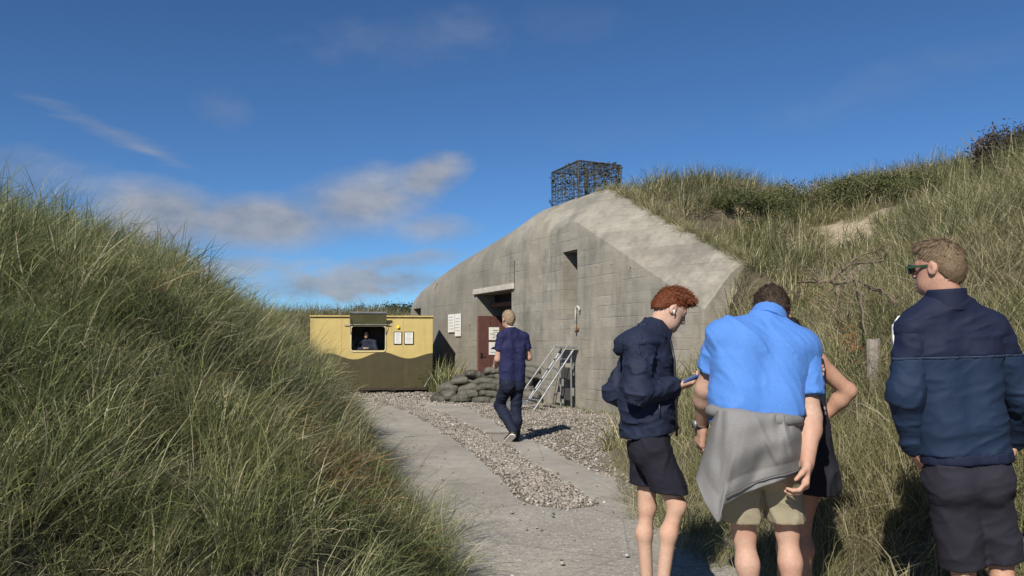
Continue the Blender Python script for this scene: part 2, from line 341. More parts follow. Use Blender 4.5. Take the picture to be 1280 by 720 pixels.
def build_ground():
    xs = axis(-9, 13, .16, -900, 900); ys = axis(-3, 32, .16, -300, 1500)
    X, Y = np.meshgrid(xs, ys); Z = height(X, Y)
    fade = np.clip(1 - (np.hypot(X, Y - 12) - 40) / 60, 0, 1); Z = Z * fade
    nx, ny = len(xs), len(ys); v = np.stack([X, Y, Z], -1).reshape(-1, 3)
    i = np.arange(ny - 1)[:, None] * nx + np.arange(nx - 1)[None]; f = np.stack([i, i + 1, i + nx + 1, i + nx], -1).reshape(-1, 4)
    o = mobj('ground', v, f, MT['ground'], smooth=True)
    for nm, fn in (('sand', sand_mask), ('gravel', gravel_mask)):
        at = o.data.attributes.new(nm, 'FLOAT', 'POINT'); at.data.foreach_set('value', fn(v[:, 0], v[:, 1]).astype(np.float32))
    tag(o, 'rolling sand dune ground under grass and gravel', None, kind='structure')
build_ground()

# path: one slab that splits into two tracks round a strip of pebbles
P_L = np.array([(-4, -1.3), (0, -.95), (2, -.75), (4.37, -.42), (5.5, -.62), (7.9, -1.25), (12.7, -2.4), (15.8, -3.3), (18, -3.95)])
S_L = np.array([(6.2, .42), (6.35, .16), (6.6, .06), (7.9, -.17), (9.75, -.55), (12.7, -1.3), (15.8, -2.32), (18, -3.1)])
S_R = np.array([(6.2, .42), (6.3, .66), (6.6, .70), (7.9, .40), (9.75, -.02), (12.7, -.68), (15.8, -1.62), (18, -2.35)])
P_R = np.array([(-4, 2.3), (0, 2.2), (3, 1.98), (4.3, 1.75), (5.3, 1.52)] + [tuple(p) for p in RT_EDGE[1:-1]] + [(18, -1.75)])
def build_path():
    ys = np.concatenate([np.arange(-4, 6.2, .2), np.arange(6.2, 7.0, .06), np.arange(7.0, 18.01, .15)])
    mb = MB()
    def strip(y, la, lb, n):
        rows = []
        for yy, a, b in zip(y, la, lb):
            t = np.linspace(0, 1, n); xx = a + (b - a) * t; z = .014 + .006 * n2(xx, np.full(n, yy), 2.2, 5, 2)
            z[0] = z[-1] = -.02; xx2 = xx.copy(); xx2[1] = xx[0] + .015; xx2[-2] = xx[-1] - .015
            rows.append(np.stack([xx2, np.full(n, yy), z], -1))
        v = np.concatenate(rows); f = [(i * n + k, i * n + k + 1, (i + 1) * n + k + 1, (i + 1) * n + k) for i in range(len(y) - 1) for k in range(n - 1)]
        mb.add(v, f)
    jag = lambda y, s: .05 * n2(np.full_like(y, s), y, 2.5, 13, 3)
    y1 = ys[ys <= 6.2001]; L = lambda T, y, s: np.interp(y, T[:, 0], T[:, 1]) + jag(y, s)
    strip(y1, L(P_L, y1, 1), L(P_R, y1, 2), 24)
    y2 = ys[ys >= 6.199]; mid = np.interp(y2, S_L[:, 0], S_L[:, 1]); mid2 = np.interp(y2, S_R[:, 0], S_R[:, 1])
    mid = mid + jag(y2, 3) * sstep(6.2, 6.6, y2); mid2 = mid2 + jag(y2, 4) * sstep(6.2, 6.6, y2)
    strip(y2, L(P_L, y2, 1), mid, 12); strip(y2, mid2, L(P_R, y2, 2), 12)
    o = mb.build('path', MT['path']); tag(o, 'worn grey concrete path splitting into two tracks', None, kind='structure')
build_path()

# ------------------------------------------------------------------ scattering (uncountable grass and pebbles only)
def scatter(name, label, tufts, pts, rots, scls, idx, mat):
    """one object; small meshes repeated on its vertices by geometry nodes"""
    col = bpy.data.collections.new(name + '_kit')
    for k, (tv, tf, att) in enumerate(tufts):
        me = bpy.data.meshes.new(f'{name}_piece_{k:02d}'); me.from_pydata(tv.tolist(), [], tf); me.materials.append(mat)
        for an, av in (att or {}).items():
            at = me.attributes.new(an, 'FLOAT', 'POINT'); at.data.foreach_set('value', av.astype(np.float32))
        me.polygons.foreach_set('use_smooth', np.ones(len(me.polygons), bool)); me.update()
        col.objects.link(bpy.data.objects.new(f'{name}_piece_{k:02d}', me))
    me = bpy.data.meshes.new(name); me.from_pydata(np.asarray(pts).tolist(), [], [])
    a = me.attributes.new('rot', 'FLOAT_VECTOR', 'POINT'); a.data.foreach_set('vector', np.asarray(rots, np.float32).ravel())
    a = me.attributes.new('scl', 'FLOAT_VECTOR', 'POINT'); a.data.foreach_set('vector', np.asarray(scls, np.float32).ravel())
    a = me.attributes.new('pick', 'INT', 'POINT'); a.data.foreach_set('value', np.asarray(idx, np.int32))
    me.materials.append(mat)
    o = bpy.data.objects.new(name, me); scene.collection.objects.link(o)
    ng = bpy.data.node_groups.new(name + '_scatter', 'GeometryNodeTree')
    ng.interface.new_socket('Geometry', in_out='INPUT', socket_type='NodeSocketGeometry'); ng.interface.new_socket('Geometry', in_out='OUTPUT', socket_type='NodeSocketGeometry')
    N = ng.nodes.new; L = ng.links.new; gi = N('NodeGroupInput'); go = N('NodeGroupOutput'); iop = N('GeometryNodeInstanceOnPoints')
    ci = N('GeometryNodeCollectionInfo'); ci.inputs['Collection'].default_value = col; ci.inputs['Separate Children'].default_value = True; ci.inputs['Reset Children'].default_value = True
    def na(nm, t): n = N('GeometryNodeInputNamedAttribute'); n.data_type = t; n.inputs[0].default_value = nm; return n.outputs[0]
    L(gi.outputs[0], iop.inputs['Points']); L(ci.outputs[0], iop.inputs['Instance']); iop.inputs['Pick Instance'].default_value = True
    L(na('pick', 'INT'), iop.inputs['Instance Index']); e = N('FunctionNodeEulerToRotation'); L(na('rot', 'FLOAT_VECTOR'), e.inputs[0]); L(e.outputs[0], iop.inputs['Rotation'])
    L(na('scl', 'FLOAT_VECTOR'), iop.inputs['Scale']); L(iop.outputs[0], go.inputs[0])
    md = o.modifiers.new('scatter', 'NODES'); md.node_group = ng
    tag(o, label, None, kind='stuff'); return o

def blades(n, rad_, Lr, wid, lean, droop, straw, seed, segs=4, wind=.42):
    """a clump of n bent tapering blades; wind bends them towards +x"""
    r = np.random.default_rng(seed); vs_, fs, ti, sh = [], [], [], []
    for i in range(n):
        ang = r.uniform(0, 2 * math.pi); rr = rad_ * math.sqrt(r.uniform()); base = V(rr * math.cos(ang), rr * math.sin(ang), -.04)
        az = ang + r.normal(0, 1.3); d = V(math.cos(az), math.sin(az), 0) * (1 - wind) + V(1, r.normal(0, .35), 0) * wind; d = unit(d)
        Ln = r.uniform(*Lr); th = abs(r.normal(lean, lean * .5)); dr = droop * r.uniform(.4, 1.5); w0 = wid * r.uniform(.7, 1.3)
        side = unit(np.cross(d, V(0, 0, 1)) + .6 * r.normal(size=3) * V(1, 1, .3)); p = base.copy(); b0 = len(vs_)
        t = 1.0 if r.uniform() < straw else r.uniform(0, .28); s = r.uniform(0, 1)
        for k in range(segs + 1):
            f = k / segs; ww = w0 * (1 - f) ** .6 * (1 if k else .8)
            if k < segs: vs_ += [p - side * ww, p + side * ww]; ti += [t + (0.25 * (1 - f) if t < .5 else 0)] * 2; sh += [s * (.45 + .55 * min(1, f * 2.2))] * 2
            else: vs_.append(p); ti.append(min(1, t + .25)); sh.append(s)
            a = th + dr * f * f * 1.6 + dr * f * .4
            p = p + (d * math.sin(a) + V(0, 0, 1) * math.cos(a)) * (Ln / segs)
        for k in range(segs - 1): fs.append((b0 + 2 * k, b0 + 2 * k + 1, b0 + 2 * k + 3, b0 + 2 * k + 2))
        fs.append((b0 + 2 * segs - 2, b0 + 2 * segs - 1, b0 + 2 * segs))
    return np.array(vs_), fs, {'tint': np.array(ti), 'shade': np.array(sh)}

def sample(x0, x1, y0, y1, dens, fn):
    n = int((x1 - x0) * (y1 - y0) * dens); x = RNG.uniform(x0, x1, n); y = RNG.uniform(y0, y1, n); k = RNG.uniform(size=n) < fn(x, y); return x[k], y[k]
def in_view(x, y, m=.08):
    return (y > .8) & (np.abs(x) < (.667 + m) * y + .6)
def lay(name, label, tufts, x, y, pick, smin, smax, mat, zrot=.9, tilt=.12, big=None):
    z = height(x, y); n = len(x); s = RNG.uniform(smin, smax, n)
    if big is not None: s = s * big
    rots = np.stack([RNG.normal(0, tilt, n), RNG.normal(0, tilt, n), RNG.normal(0, zrot, n)], -1)
    return scatter(name, label, tufts, np.stack([x, y, z - .01], -1), rots, np.stack([s, s, s * RNG.uniform(.85, 1.15, n)], -1), pick, mat)

def build_grass():
    G = [blades(46, .11, (.40, .72), .0030, .30, .85, .10, 1), blades(46, .12, (.45, .8), .0030, .38, 1.0, .25, 2), blades(40, .11, (.35, .75), .0032, .55, 1.1, .55, 3),
         blades(70, .14, (.14, .32), .0024, .40, .7, .08, 4), blades(60, .15, (.2, .42), .0024, .75, .9, .45, 5), blades(24, .06, (.5, .85), .0034, .22, .6, .18, 6), blades(40, .16, (.3, .55), .0026, 1.15, .5, .85, 7)]
    Gw = [blades(34, .13, (.40, .75), .0062, .28, .8, .12, 11), blades(34, .13, (.40, .75), .006, .36, .9, .35, 12), blades(30, .13, (.35, .65), .006, .6, 1.0, .65, 13), blades(40, .15, (.15, .32), .006, .4, .7, .2, 14)]
    # left dune, near
    def dl(x, y): return np.interp(y, L_TOE[:, 0], L_TOE[:, 1]) - x
    def fl(x, y): d = dl(x, y); return np.where(in_view(x, y, .12) & (d > -.06), np.where(d < .25, .75, 1.0), 0)
    x, y = sample(-9, 0, .9, 8.5, 85, fl); d = dl(x, y); pn = n2(x, y, .8, 61, 2) + RNG.normal(0, .35, len(x))
    pick = np.where(pn < -.35, 3, np.where(pn < .1, 0, np.where(pn < .45, 1, np.where(pn < .75, 5, 2)))); pick = np.where(RNG.uniform(size=len(x)) < np.interp(y, [1, 3, 6], [.5, .38, .2]), 3, pick); pick = np.where(RNG.uniform(size=len(x)) < .10, 4, pick); pick = np.where(RNG.uniform(size=len(x)) < .04, 6, pick)
    pick = np.where(d < .22, np.where(RNG.uniform(size=len(x)) < .7, 3, 4), pick)
    big = np.clip(.45 + .65 * d, .45, 1.0) * np.interp(y, [1, 2.5, 4.5, 7], [.5, .62, .85, 1])
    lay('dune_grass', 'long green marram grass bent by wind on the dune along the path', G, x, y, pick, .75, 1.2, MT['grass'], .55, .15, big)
    x, y = sample(-13, -1.2, 8.5, 21, 30, lambda x, y: np.where(in_view(x, y) & (dl(x, y) > 0) & ~((np.abs(x + 3.9) < 1.9) & (y > 19.8)), 1, 0)); d = dl(x, y); pn = n2(x, y, .8, 62, 2) + RNG.normal(0, .35, len(x))
    pick = np.where(pn < -.2, 0, np.where(pn < .3, 1, 2)); pick = np.where(RNG.uniform(size=len(x)) < .2, 3, pick)
    lay('dune_grass', 'paler marram grass on the dune crest running to the ticket wagon', Gw, x, y, pick, .75, 1.2, MT['grass_r'], .6, .15, np.clip(.5 + .6 * d, .5, 1.0))
    x, y = sample(-5, -.2, 1.0, 6.0, 150, fl); d = dl(x, y); big = np.interp(y, [1, 2.5, 4.5, 6], [.6, .75, .9, 1])
    pick = np.where(RNG.uniform(size=len(x)) < .22, 4, 3); pick = np.where(RNG.uniform(size=len(x)) < .08, 1, pick)
    lay('dune_grass', 'short fine undergrowth grass low on the near dune', G, x, y, pick, .7, 1.25, MT['grass'], 1.2, .25, big)
    # right dune
    def dr(x, y): return x - np.interp(y, R_TOE[:, 0], R_TOE[:, 1])
    def fr(x, y):
        a, w = wall_uv(x, y); d = dr(x, y)
        ok = in_view(x, y, .10) & (((d > np.where(y < 5.6, -.55, 0)) & (x > 1.0) & (y < 12.3) & ~((a < 4.1) & (w > -.02) & (w < .9))) | ((y >= 12.0) & (w > .9) & (a > -.5)) | ((a > 4.1) & (d > 0)))
        bare = (n2(x, y, .55, 71, 3) > .55) & (d > .9)
        ok = ok & (np.hypot(x - POST[0] + .12, y - POST[1] + .3) > .42)
        return np.where(ok, 1, 0) * (1 - .93 * sand_mask(x, y)) * np.where(bare, .6, 1)
    x, y = sample(.9, 8, 2.2, 8.6, 58, fr); d = dr(x, y); pn = n2(x, y, .8, 63, 2) + RNG.normal(0, .4, len(x))
    pick = np.where(pn < -.3, 0, np.where(pn < .0, 1, np.where(pn < .4, 2, np.where(pn < .6, 4, 6)))); pick = np.where(RNG.uniform(size=len(x)) < .15, 3, pick)
    pick = np.where(d < .25, np.where(RNG.uniform(size=len(x)) < .5, 3, 4), pick)
    k = (np.hypot(x - 1.8, y - 3.0) > .25) & (np.hypot(x - 1.1, y - 3.3) > .3)
    x, y, d, pick = x[k], y[k], d[k], pick[k]
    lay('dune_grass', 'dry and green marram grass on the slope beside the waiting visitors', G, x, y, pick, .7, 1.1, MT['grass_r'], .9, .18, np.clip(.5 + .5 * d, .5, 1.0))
    x, y = sample(1.0, 4.5, 2.2, 6.5, 75, lambda x, y: np.where(in_view(x, y) & (dr(x, y) > -.42 + .25 * n2(x, y, 1.3, 19, 2)), 1, 0)); k = (np.hypot(x - 1.8, y - 3.0) > .3) & (np.hypot(x - 1.1, y - 3.3) > .35); x, y = x[k], y[k]
    pick = np.where(RNG.uniform(size=len(x)) < .35, 4, np.where(RNG.uniform(size=len(x)) < .5, 6, 3)); pick = np.where(RNG.uniform(size=len(x)) < .25, 1, pick)
    lay('dune_grass', 'matted grass at the foot of the dune behind the visitors', G, x, y, pick, .6, .95, MT['grass_r'], 1.5, .25)
    x, y = sample(1.2, 19, 8.6, 24, 34, fr); pn = n2(x, y, .7, 64, 2) + RNG.normal(0, .35, len(x))
    pick = np.where(pn < -.1, 0, np.where(pn < .35, 1, 2)); pick = np.where(RNG.uniform(size=len(x)) < .25, 3, pick)
    a, w = wall_uv(x, y)
    lay('dune_grass', 'marram grass covering the high dune over the bunker', Gw, x, y, pick, .7, 1.1, MT['grass_r'], .9, .15, np.where((w < 1.5) & (a < 4.2), .6, 1.0))
    # rise behind the wagon and weeds by the bunker wall
    x, y = sample(-26, -3.2, 23.6, 36, 11, lambda x, y: np.where(in_view(x, y), 1, 0))
    pick = RNG.integers(0, 3, len(x)); lay('dune_grass', 'tall pale grass growing on the rise behind the wagon', Gw, x, y, pick, 1.0, 1.6, MT['grass_r'], .6, .12)
    a_ = RNG.uniform(-8.6, -5.6, 110); w_ = RNG.uniform(-1.0, -.08, 110); q = WALL0[None] + a_[:, None] * EX + w_[:, None] * EY
    a2 = RNG.uniform(-3.0, 3.8, 46); w2 = -np.abs(RNG.normal(.05, .12, 46)) - .03; q2 = WALL0[None] + a2[:, None] * EX + w2[:, None] * EY
    big = np.concatenate([RNG.uniform(.9, 1.9, 110), np.full(46, .5)]); q = np.concatenate([q, q2])
    pk = np.concatenate([RNG.integers(0, 3, 110), np.full(46, 3)])
    lay('weeds', 'rank green weeds growing along the foot of the bunker wall', Gw, q[:, 0], q[:, 1], pk, .9, 1.1, MT['grass'], 2.0, .12, big)
    # a few weeds in the gravel, and grass on the bunker's roof edge
    x, y = sample(-.6, 2.3, 9, 16.5, 1.6, lambda x, y: gravel_mask(x, y) * (x > np.interp(y, RT_EDGE[:, 0], RT_EDGE[:, 1])) * .9)
    lay('weeds', 'small weeds sprouting in the pebbles near the wall', Gw, x, y, np.full(len(x), 3), .3, .6, MT['grass_r'], 2, .2)
    # ragged turf hanging over the bunker's sloping edge, wisps on its roof
    n = 420; a_ = RNG.uniform(-.6, 4.1, n); w_ = .86 + np.abs(RNG.normal(0, .12, n)); q = WALL0[None] + a_[:, None] * EX + w_[:, None] * EY; z = np.maximum(zlo(a_) + .70, height(q[:, 0], q[:, 1])) - .02
    n2_ = 26; a2 = RNG.uniform(-10, -3.2, n2_); q2 = WALL0[None] + a2[:, None] * EX + RNG.uniform(1.7, 2.4, n2_)[:, None] * EY; z2 = np.interp(a2, [-10.5, -8.5, -6, -4.1, -3], [3.68, 4.0, 4.3, 4.55, 4.76]) + .03
    s = np.concatenate([RNG.uniform(.25, .65, n), RNG.uniform(.2, .45, n2_)]); N_ = n + n2_
    scatter('turf', 'ragged turf fringe along the bunker edge and roof', Gw, np.concatenate([np.column_stack([q[:, :2], z]), np.column_stack([q2[:, :2], z2])]), np.stack([RNG.normal(0, .5, N_), RNG.normal(0, .5, N_), RNG.uniform(0, 6.3, N_)], -1), np.stack([s, s, s], -1), RNG.integers(0, 4, N_), MT['grass_r'])
    # pale flattened tangles where the left dune meets the skyline, and rusty dead clumps low down
    tg = [blades(34, .2, (.35, .8), .003, 1.05, .5, .95, 51, 5, .8), blades(30, .2, (.4, .9), .003, .8, .9, .85, 52, 5, .8)]
    x, y = sample(-6, -1.0, 4.5, 14, 9, lambda x, y: np.where(in_view(x, y) & (dl(x, y) > .35) & (n2(x, y, .7, 83, 2) > -.05), np.interp(y, [4.5, 7, 11], [.12, .7, 1.0]), 0))
    lay('straw', 'pale flattened grass tangles near the dune crest', tg, x, y, RNG.integers(0, 2, len(x)), .7, 1.1, MT['grass'], .6, .25)
    x, y = sample(-5, -.6, 2.2, 8, 34, lambda x, y: np.where((dl(x, y) > .12) & (n2(x, y, .9, 87, 2) > .15), np.interp(dl(x, y), [.1, 1.2, 2.5], [1, .7, .15]), 0))
    lay('straw', 'rusty brown dead clumps low on the left dune', tg, x, y, RNG.integers(0, 2, len(x)), .35, .7, MT['dead'], 1.0, .25)
    # long single straws standing out of the left dune
    tv = [blades(5, .05, (.7, 1.15), .0028, .35, .5, 1.0, 31, 5, .75), blades(4, .06, (.6, 1.0), .003, .7, .4, 1.0, 32, 5, .7), blades(6, .06, (.55, .9), .0032, .5, 1.0, .5, 33, 5, .7)]
    x, y = sample(-8, -1.0, 3.4, 13, 3.2, lambda x, y: np.where(in_view(x, y) & (dl(x, y) > .5), 1, 0))
    lay('straw', 'long bleached straws sticking out of the green dune', tv, x, y, RNG.integers(0, 3, len(x)), .6, .95, MT['grass'], .5, .2)
build_grass()

def pebble(seed):
    r = np.random.default_rng(seed); bm = bmesh.new(); bmesh.ops.create_icosphere(bm, subdivisions=2, radius=1)
    v = np.array([q.co[:] for q in bm.verts]); f = [[q.index for q in p.verts] for p in bm.faces]; bm.free()
    v = v * (1 + .22 * fbm(v * 1.2 + seed * 7, 2, seed)[:, None]) * np.array((1.0, r.uniform(.65, .95), r.uniform(.42, .7))); return v, f, None
def mk_pebble():
    m = Mat('beach_pebble', .75); oi = m.N('ShaderNodeObjectInfo')
    c = m.ramp(oi.outputs['Random'], (0, (.15, .137, .122)), (.25, (.24, .215, .187)), (.5, (.31, .28, .24)), (.75, (.37, .335, .285)), (.88, (.31, .235, .175)), (1, (.56, .53, .48)))
    n = m.N('ShaderNodeTexNoise'); n.inputs['Scale'].default_value = 2.5; m.L(m.coord(), n.inputs['Vector'])
    m.col(m.mix(1, c, m.ramp(n.outputs['Fac'], (.3, .72), (.7, 1.0)), 'MULTIPLY')); return m.m
MT['pebble'] = mk_pebble()
def build_pebbles():
    kit = [pebble(i + 1) for i in range(6)]
    def fs(x, y): l = np.interp(y, S_L[:, 0], S_L[:, 1]); r = np.interp(y, S_R[:, 0], S_R[:, 1]); e = np.minimum(x - l, r - x) + .05 * n2(x, y, 3.0, 23, 2); return np.where((y > 6.1) & (y < 18.8), np.clip(.5 + e * 4.2, 0, 1) ** 1.8, 0)
    def lay_p(nm, lb, x, y, lo, hi, zf=.18):
        n = len(x); s = np.exp(RNG.uniform(math.log(lo), math.log(hi), n)); z = height(x, y) + .006 + s * zf
        rots = np.stack([RNG.normal(0, .4, n), RNG.normal(0, .4, n), RNG.uniform(0, 6.3, n)], -1)
        scatter(nm, lb, kit, np.stack([x, y, z], -1), rots, np.stack([s, s, s], -1), RNG.integers(0, 6, n), MT['pebble'])
    x1, y1 = sample(-3.4, 1.0, 5.9, 11.5, 2100, fs); x2, y2 = sample(-3.6, 1.0, 11.5, 18.8, 1000, fs)
    x = np.concatenate([x1, x2]); y = np.concatenate([y1, y2])
    lay_p('pebbles', 'strip of mixed beach pebbles between the two path tracks', x, y, .006, .019, .25)
    def fg(x, y): r = np.interp(y, RT_EDGE[:, 0], RT_EDGE[:, 1]); a, w = wall_uv(x, y); return np.where((y > 6.3) & (x > r - .05) & (x < np.interp(y, R_TOE[:, 0], R_TOE[:, 1]) + .1) & (w < -.02), .62, 0)
    x, y = sample(-2.2, 2.4, 6.3, 18.6, 900, fg)
    lay_p('pebbles', 'loose pebbles and shingle between the path and the bunker wall', x, y, .006, .022, .3)
    x, y = sample(-6.2, -.8, 16.5, 21.2, 160, lambda x, y: np.where((height(x, y) < .05), .8, 0) * (wall_uv(x, y)[1] < -.1))
    lay_p('pebbles', 'gravel in front of the ticket wagon', x, y, .012, .036, .4)
    x, y = sample(-1.4, 1.9, 4.0, 12.0, 9, lambda x, y: np.where((x > np.interp(y, P_L[:, 0], P_L[:, 1])) & (x < np.interp(y, P_R[:, 0], P_R[:, 1])), .9, 0))
    n = len(x); s = RNG.uniform(.006, .016, n)
    scatter('pebbles', 'stray small stones lying on the concrete path', kit, np.stack([x, y, .026 + s * .3], -1), np.stack([s * 0, s * 0, RNG.uniform(0, 6, n)], -1), np.stack([s, s, s], -1), RNG.integers(0, 6, n), MT['pebble'])
build_pebbles()

# ------------------------------------------------------------------ bunker
def wl(a, w, z): return WALL0 + EX * a + EY * w + V(0, 0, z)
WALL_ROT = math.atan2(EX[1], EX[0])
def cut(o, boxes):
    """carve recesses: boxes given as local (min, max)"""
    mb = MB()
    for lo, hi in boxes:
        lo, hi = np.array(lo, float), np.array(hi, float); mb.box((lo + hi) / 2, (hi - lo) / 2)
    me = bpy.data.meshes.new('cutter'); me.from_pydata(mb.v, [], mb.f); c = bpy.data.objects.new('cutter', me); scene.collection.objects.link(c); c.matrix_world = o.matrix_world.copy()
    md = o.modifiers.new('carve', 'BOOLEAN'); md.operation = 'DIFFERENCE'; md.solver = 'EXACT'; md.object = c
    bpy.context.view_layer.update(); dg = bpy.context.evaluated_depsgraph_get(); nm = bpy.data.meshes.new_from_object(o.evaluated_get(dg)); o.modifiers.clear(); o.data = nm
    bpy.data.objects.remove(c, do_unlink=True)
def build_bunker():
    A = np.concatenate([np.linspace(-14.6, -11.6, 20), np.linspace(-11.4, -4.2, 28), np.linspace(-4.0, 0, 22), np.linspace(.2, 4.0, 18)])
    secs = []
    for a in A:
        if a >= -.001:
            z1 = float(zlo(a)); z2 = z1 + .72; g = max(0, (a - 3.0)) * .1
            pts = [(0, -.3), (0, .5), (0, 1.0), (0, z1 * .6), (0, z1 - .3), (.003, z1 - .12), (.014, z1 - .03), (.07, z1 + .045), (.2, z1 + .165), (.4, z1 + .355 + g * .5), (.6, z1 + .53 + g * .7), (.76, z1 + .67 + g * .4), (.83, z2), (.92, z2 + .02), (1.1, z2 - .03), (1.3, z2 - .2), (1.45, z2 - .5), (1.5, z2 - .9), (1.5, -.3)]
        else:
            zt = float(np.interp(a, [-14.6, -14.2, -13.4, -12.2, -10.5, -8.5, -6, -4.1, -3, -1.6, 0], [1.5, 2.3, 3.0, 3.4, 3.68, 4.0, 4.3, 4.55, 4.76, 4.82, 4.62]))
            k = float(sstep(0, -2.6, a)); w0 = float(np.interp(a, [-14.6, -14.2, -13.2, -11.5, -9], [2.2, 1.3, .55, .1, 0]))
            z1 = (3.87 * (1 - k) + (zt - 1.15) * k); wr = .83 + .65 * k; pts = [(0, -.3), (0, .5), (0, 1.0), (0, z1 * .6), (0, z1 - .3), (.003, z1 - .12)]
            for j, t in enumerate((0.02, .09, .24, .42, .63, .82, 1.0)):
                sx, szz = t * wr, t ** .97
                ex, ez = wr * (1 - math.cos(t * math.pi / 2)), math.sin(t * math.pi / 2)
                pts.append((sx * (1 - k) + ex * k, z1 + (zt - z1) * (szz * (1 - k) + ez * k)))
            pts += [(wr + .3, zt + .03), (wr + 1.0, zt + .10), (wr + 2.5, zt + .16), (6.2, zt + .1), (7.4, zt - .5), (7.6, -.3)]
            pts = [(w + w0 * (1 if i < 16 else 0), z) for i, (w, z) in enumerate(pts)]
        secs.append([(a, w, z) for w, z in pts])
    n = len(secs[0]); v = np.array(secs).reshape(-1, 3)
    # weathered, slightly uneven shutter face
    off = .006 * fbm(v * np.array((.8, .8, 2.2)), 3, 5); v[:, 1] += np.where((v[:, 2] > .2), off, 0)
    f = []
    for i in range(len(secs) - 1):
        for k in range(n - 1): f.append((i * n + k, i * n + k + 1, (i + 1) * n + k + 1, (i + 1) * n + k)[::-1])
        f.append((i * n + n - 1, i * n, (i + 1) * n, (i + 1) * n + n - 1)[::-1])
    f.append(tuple(range(n))[::-1]); f.append(tuple((len(secs) - 1) * n + k for k in range(n)))
    root = thing('bunker', 'long grey board-marked concrete bunker half buried in the dune', 'bunker', WALL0)
    me = bpy.data.meshes.new('wall'); me.from_pydata(v.tolist(), [], f); me.materials.append(MT['concrete'])
    o = bpy.data.objects.new('wall', me); scene.collection.objects.link(o); bm = bmesh.new(); bm.from_mesh(me); bmesh.ops.recalc_face_normals(bm, faces=bm.faces)
    bm.to_mesh(me); bm.free()
    o.rotation_euler = (0, 0, WALL_ROT); o.location = tuple(WALL0); bpy.context.view_layer.update()
    cut(o, [((-5.4, -.3, -.2), (-3.2, 2.6, 2.64)), ((-.62, -.3, 1.95), (0.0, 1.2, 3.28)), ((-11.2, -.5, 1.95), (-10.3, 1.5, 2.5)), ((-12.4, -.5, 2.0), (-11.9, 2.2, 2.45)),
            ((-8.95, -.5, 2.95), (-8.8, .35, 3.2)), ((-5.95, -.2, 1.45), (-5.85, .12, 1.85)), ((1.9, -.2, 2.63), (1.95, .08, 2.73)), ((1.25, -.2, 2.75), (1.29, .08, 2.85)), ((2.35, -.2, 1.62), (2.4, .08, 1.8)), ((.72, -.2, 2.78), (.76, .08, 2.84))])
    o.parent = root; o.location = (0, 0, 0)
    for p in o.data.polygons: p.use_smooth = False
    bm = bmesh.new(); bm.from_mesh(o.data)
    for fc in bm.faces: fc.smooth = True
    for e in bm.edges:
        if len(e.link_faces) == 2 and e.calc_face_angle(0) > .5: e.smooth = False
    bm.to_mesh(o.data); bm.free()
    ax = [EX, EY, V(0, 0, 1)]
    # lintel band over the doorway, steel beam inside, door leaf folded back on the far jamb
    mb = MB(); mb.bbox(wl(-4.28, -.02, 2.715), (1.27, .05, .07), ax, .012); mb.build('lintel', MT['lintel'], root)
    mb = MB(); mb.box(wl(-4.3, .42, 2.36), (1.098, .05, .05), ax); mb.build('steel_beam', MT['rust'], root)
    mb = MB(); mb.box(wl(-4.3, .55, 2.53), (1.098, .02, .105), ax); mb.build('dark_fill', MT['dark_wood'], root)  # dark sheet filling the opening above the beam
    door = MB().bbox(wl(-5.33, .45, 1.045), (.03, .44, 1.03), ax, .006).build('door', MT['door_red'], root)
    for w in (.25, .45, .65): MB().box(wl(-5.298, w + .1, 1.045), (.004, .004, 1.0), ax).build('door_groove', MT['dark_wood'], door)
    MB().box(wl(-5.287, .085, 1.02), (.012, .02, .07), ax).tube([wl(-5.275, .085, 1.04), wl(-5.235, .085, 1.04), wl(-5.235, .17, 1.04)], .01, 6).build('door_handle', MT['black'], door)
    MB().box(wl(-5.29, .43, 1.0), (.002, .002, .002), ax)
    MB().tube([wl(-5.33, -.0, 0.05), wl(-5.33, 0, 2.05)], .02, 6).build('hinge_post', MT['rust'], root)
    for z, m in ((1.60, 'poster_map'), (1.20, 'poster_tank')):
        p = MB().box(wl(-5.294, .46, z), (.004, .15, .17), ax).build('door_notice', MT['paper'], door)
        if m == 'poster_map':
            for q in range(5): MB().box(wl(-5.2885, .46 + RNG.uniform(-.05, .05), z - .11 + q * .05), (.001, RNG.uniform(.04, .09), .012), ax).build('printed_patch', MT['print_' + ('green', 'tan')[q % 2]], p)
        else:   # small dark vehicle silhouette
            mb2 = MB(); mb2.box(wl(-5.2885, .46, z), (.001, .085, .02), ax); mb2.box(wl(-5.2885, .45, z + .03), (.001, .04, .014), ax); mb2.box(wl(-5.2885, .525, z + .035), (.001, .05, .004), ax)
            mb2.build('printed_drawing', MT['black'], p)
            MB().box(wl(-5.2885, .46, z - .1), (.001, .11, .006), ax).build('printed_line', MT['black'], p)
    # construction joints, rust streak scabs
    MB().box(wl(-3.02, -.004, 3.0), (.012, .012, .34), ax).build('wall_joint', MT['crack'], root)
    # white bent conduit fixed on the wall beside the embrasure
    c = thing('vent_pipe', 'short white bent pipe with rusty foot fixed to the bunker wall', 'pipe', wl(.02, -.05, 1.55))
    MB().tube([wl(.0, -.05, 1.72), wl(.0, -.05, 2.0), wl(.02, -.05, 2.06), wl(.09, -.05, 2.09), wl(.15, -.05, 2.05), wl(.14, -.05, 1.98)], .019, 8).build('bent_pipe', MT['old_white'], c, True)
    MB().tube([wl(.0, -.05, 1.55), wl(.0, -.05, 1.73)], .022, 8).build('rusty_foot', MT['orange'], c, True); MB().box(wl(.0, -.02, 1.62), (.06, .018, .02), ax).build('bracket', MT['rust'], c)
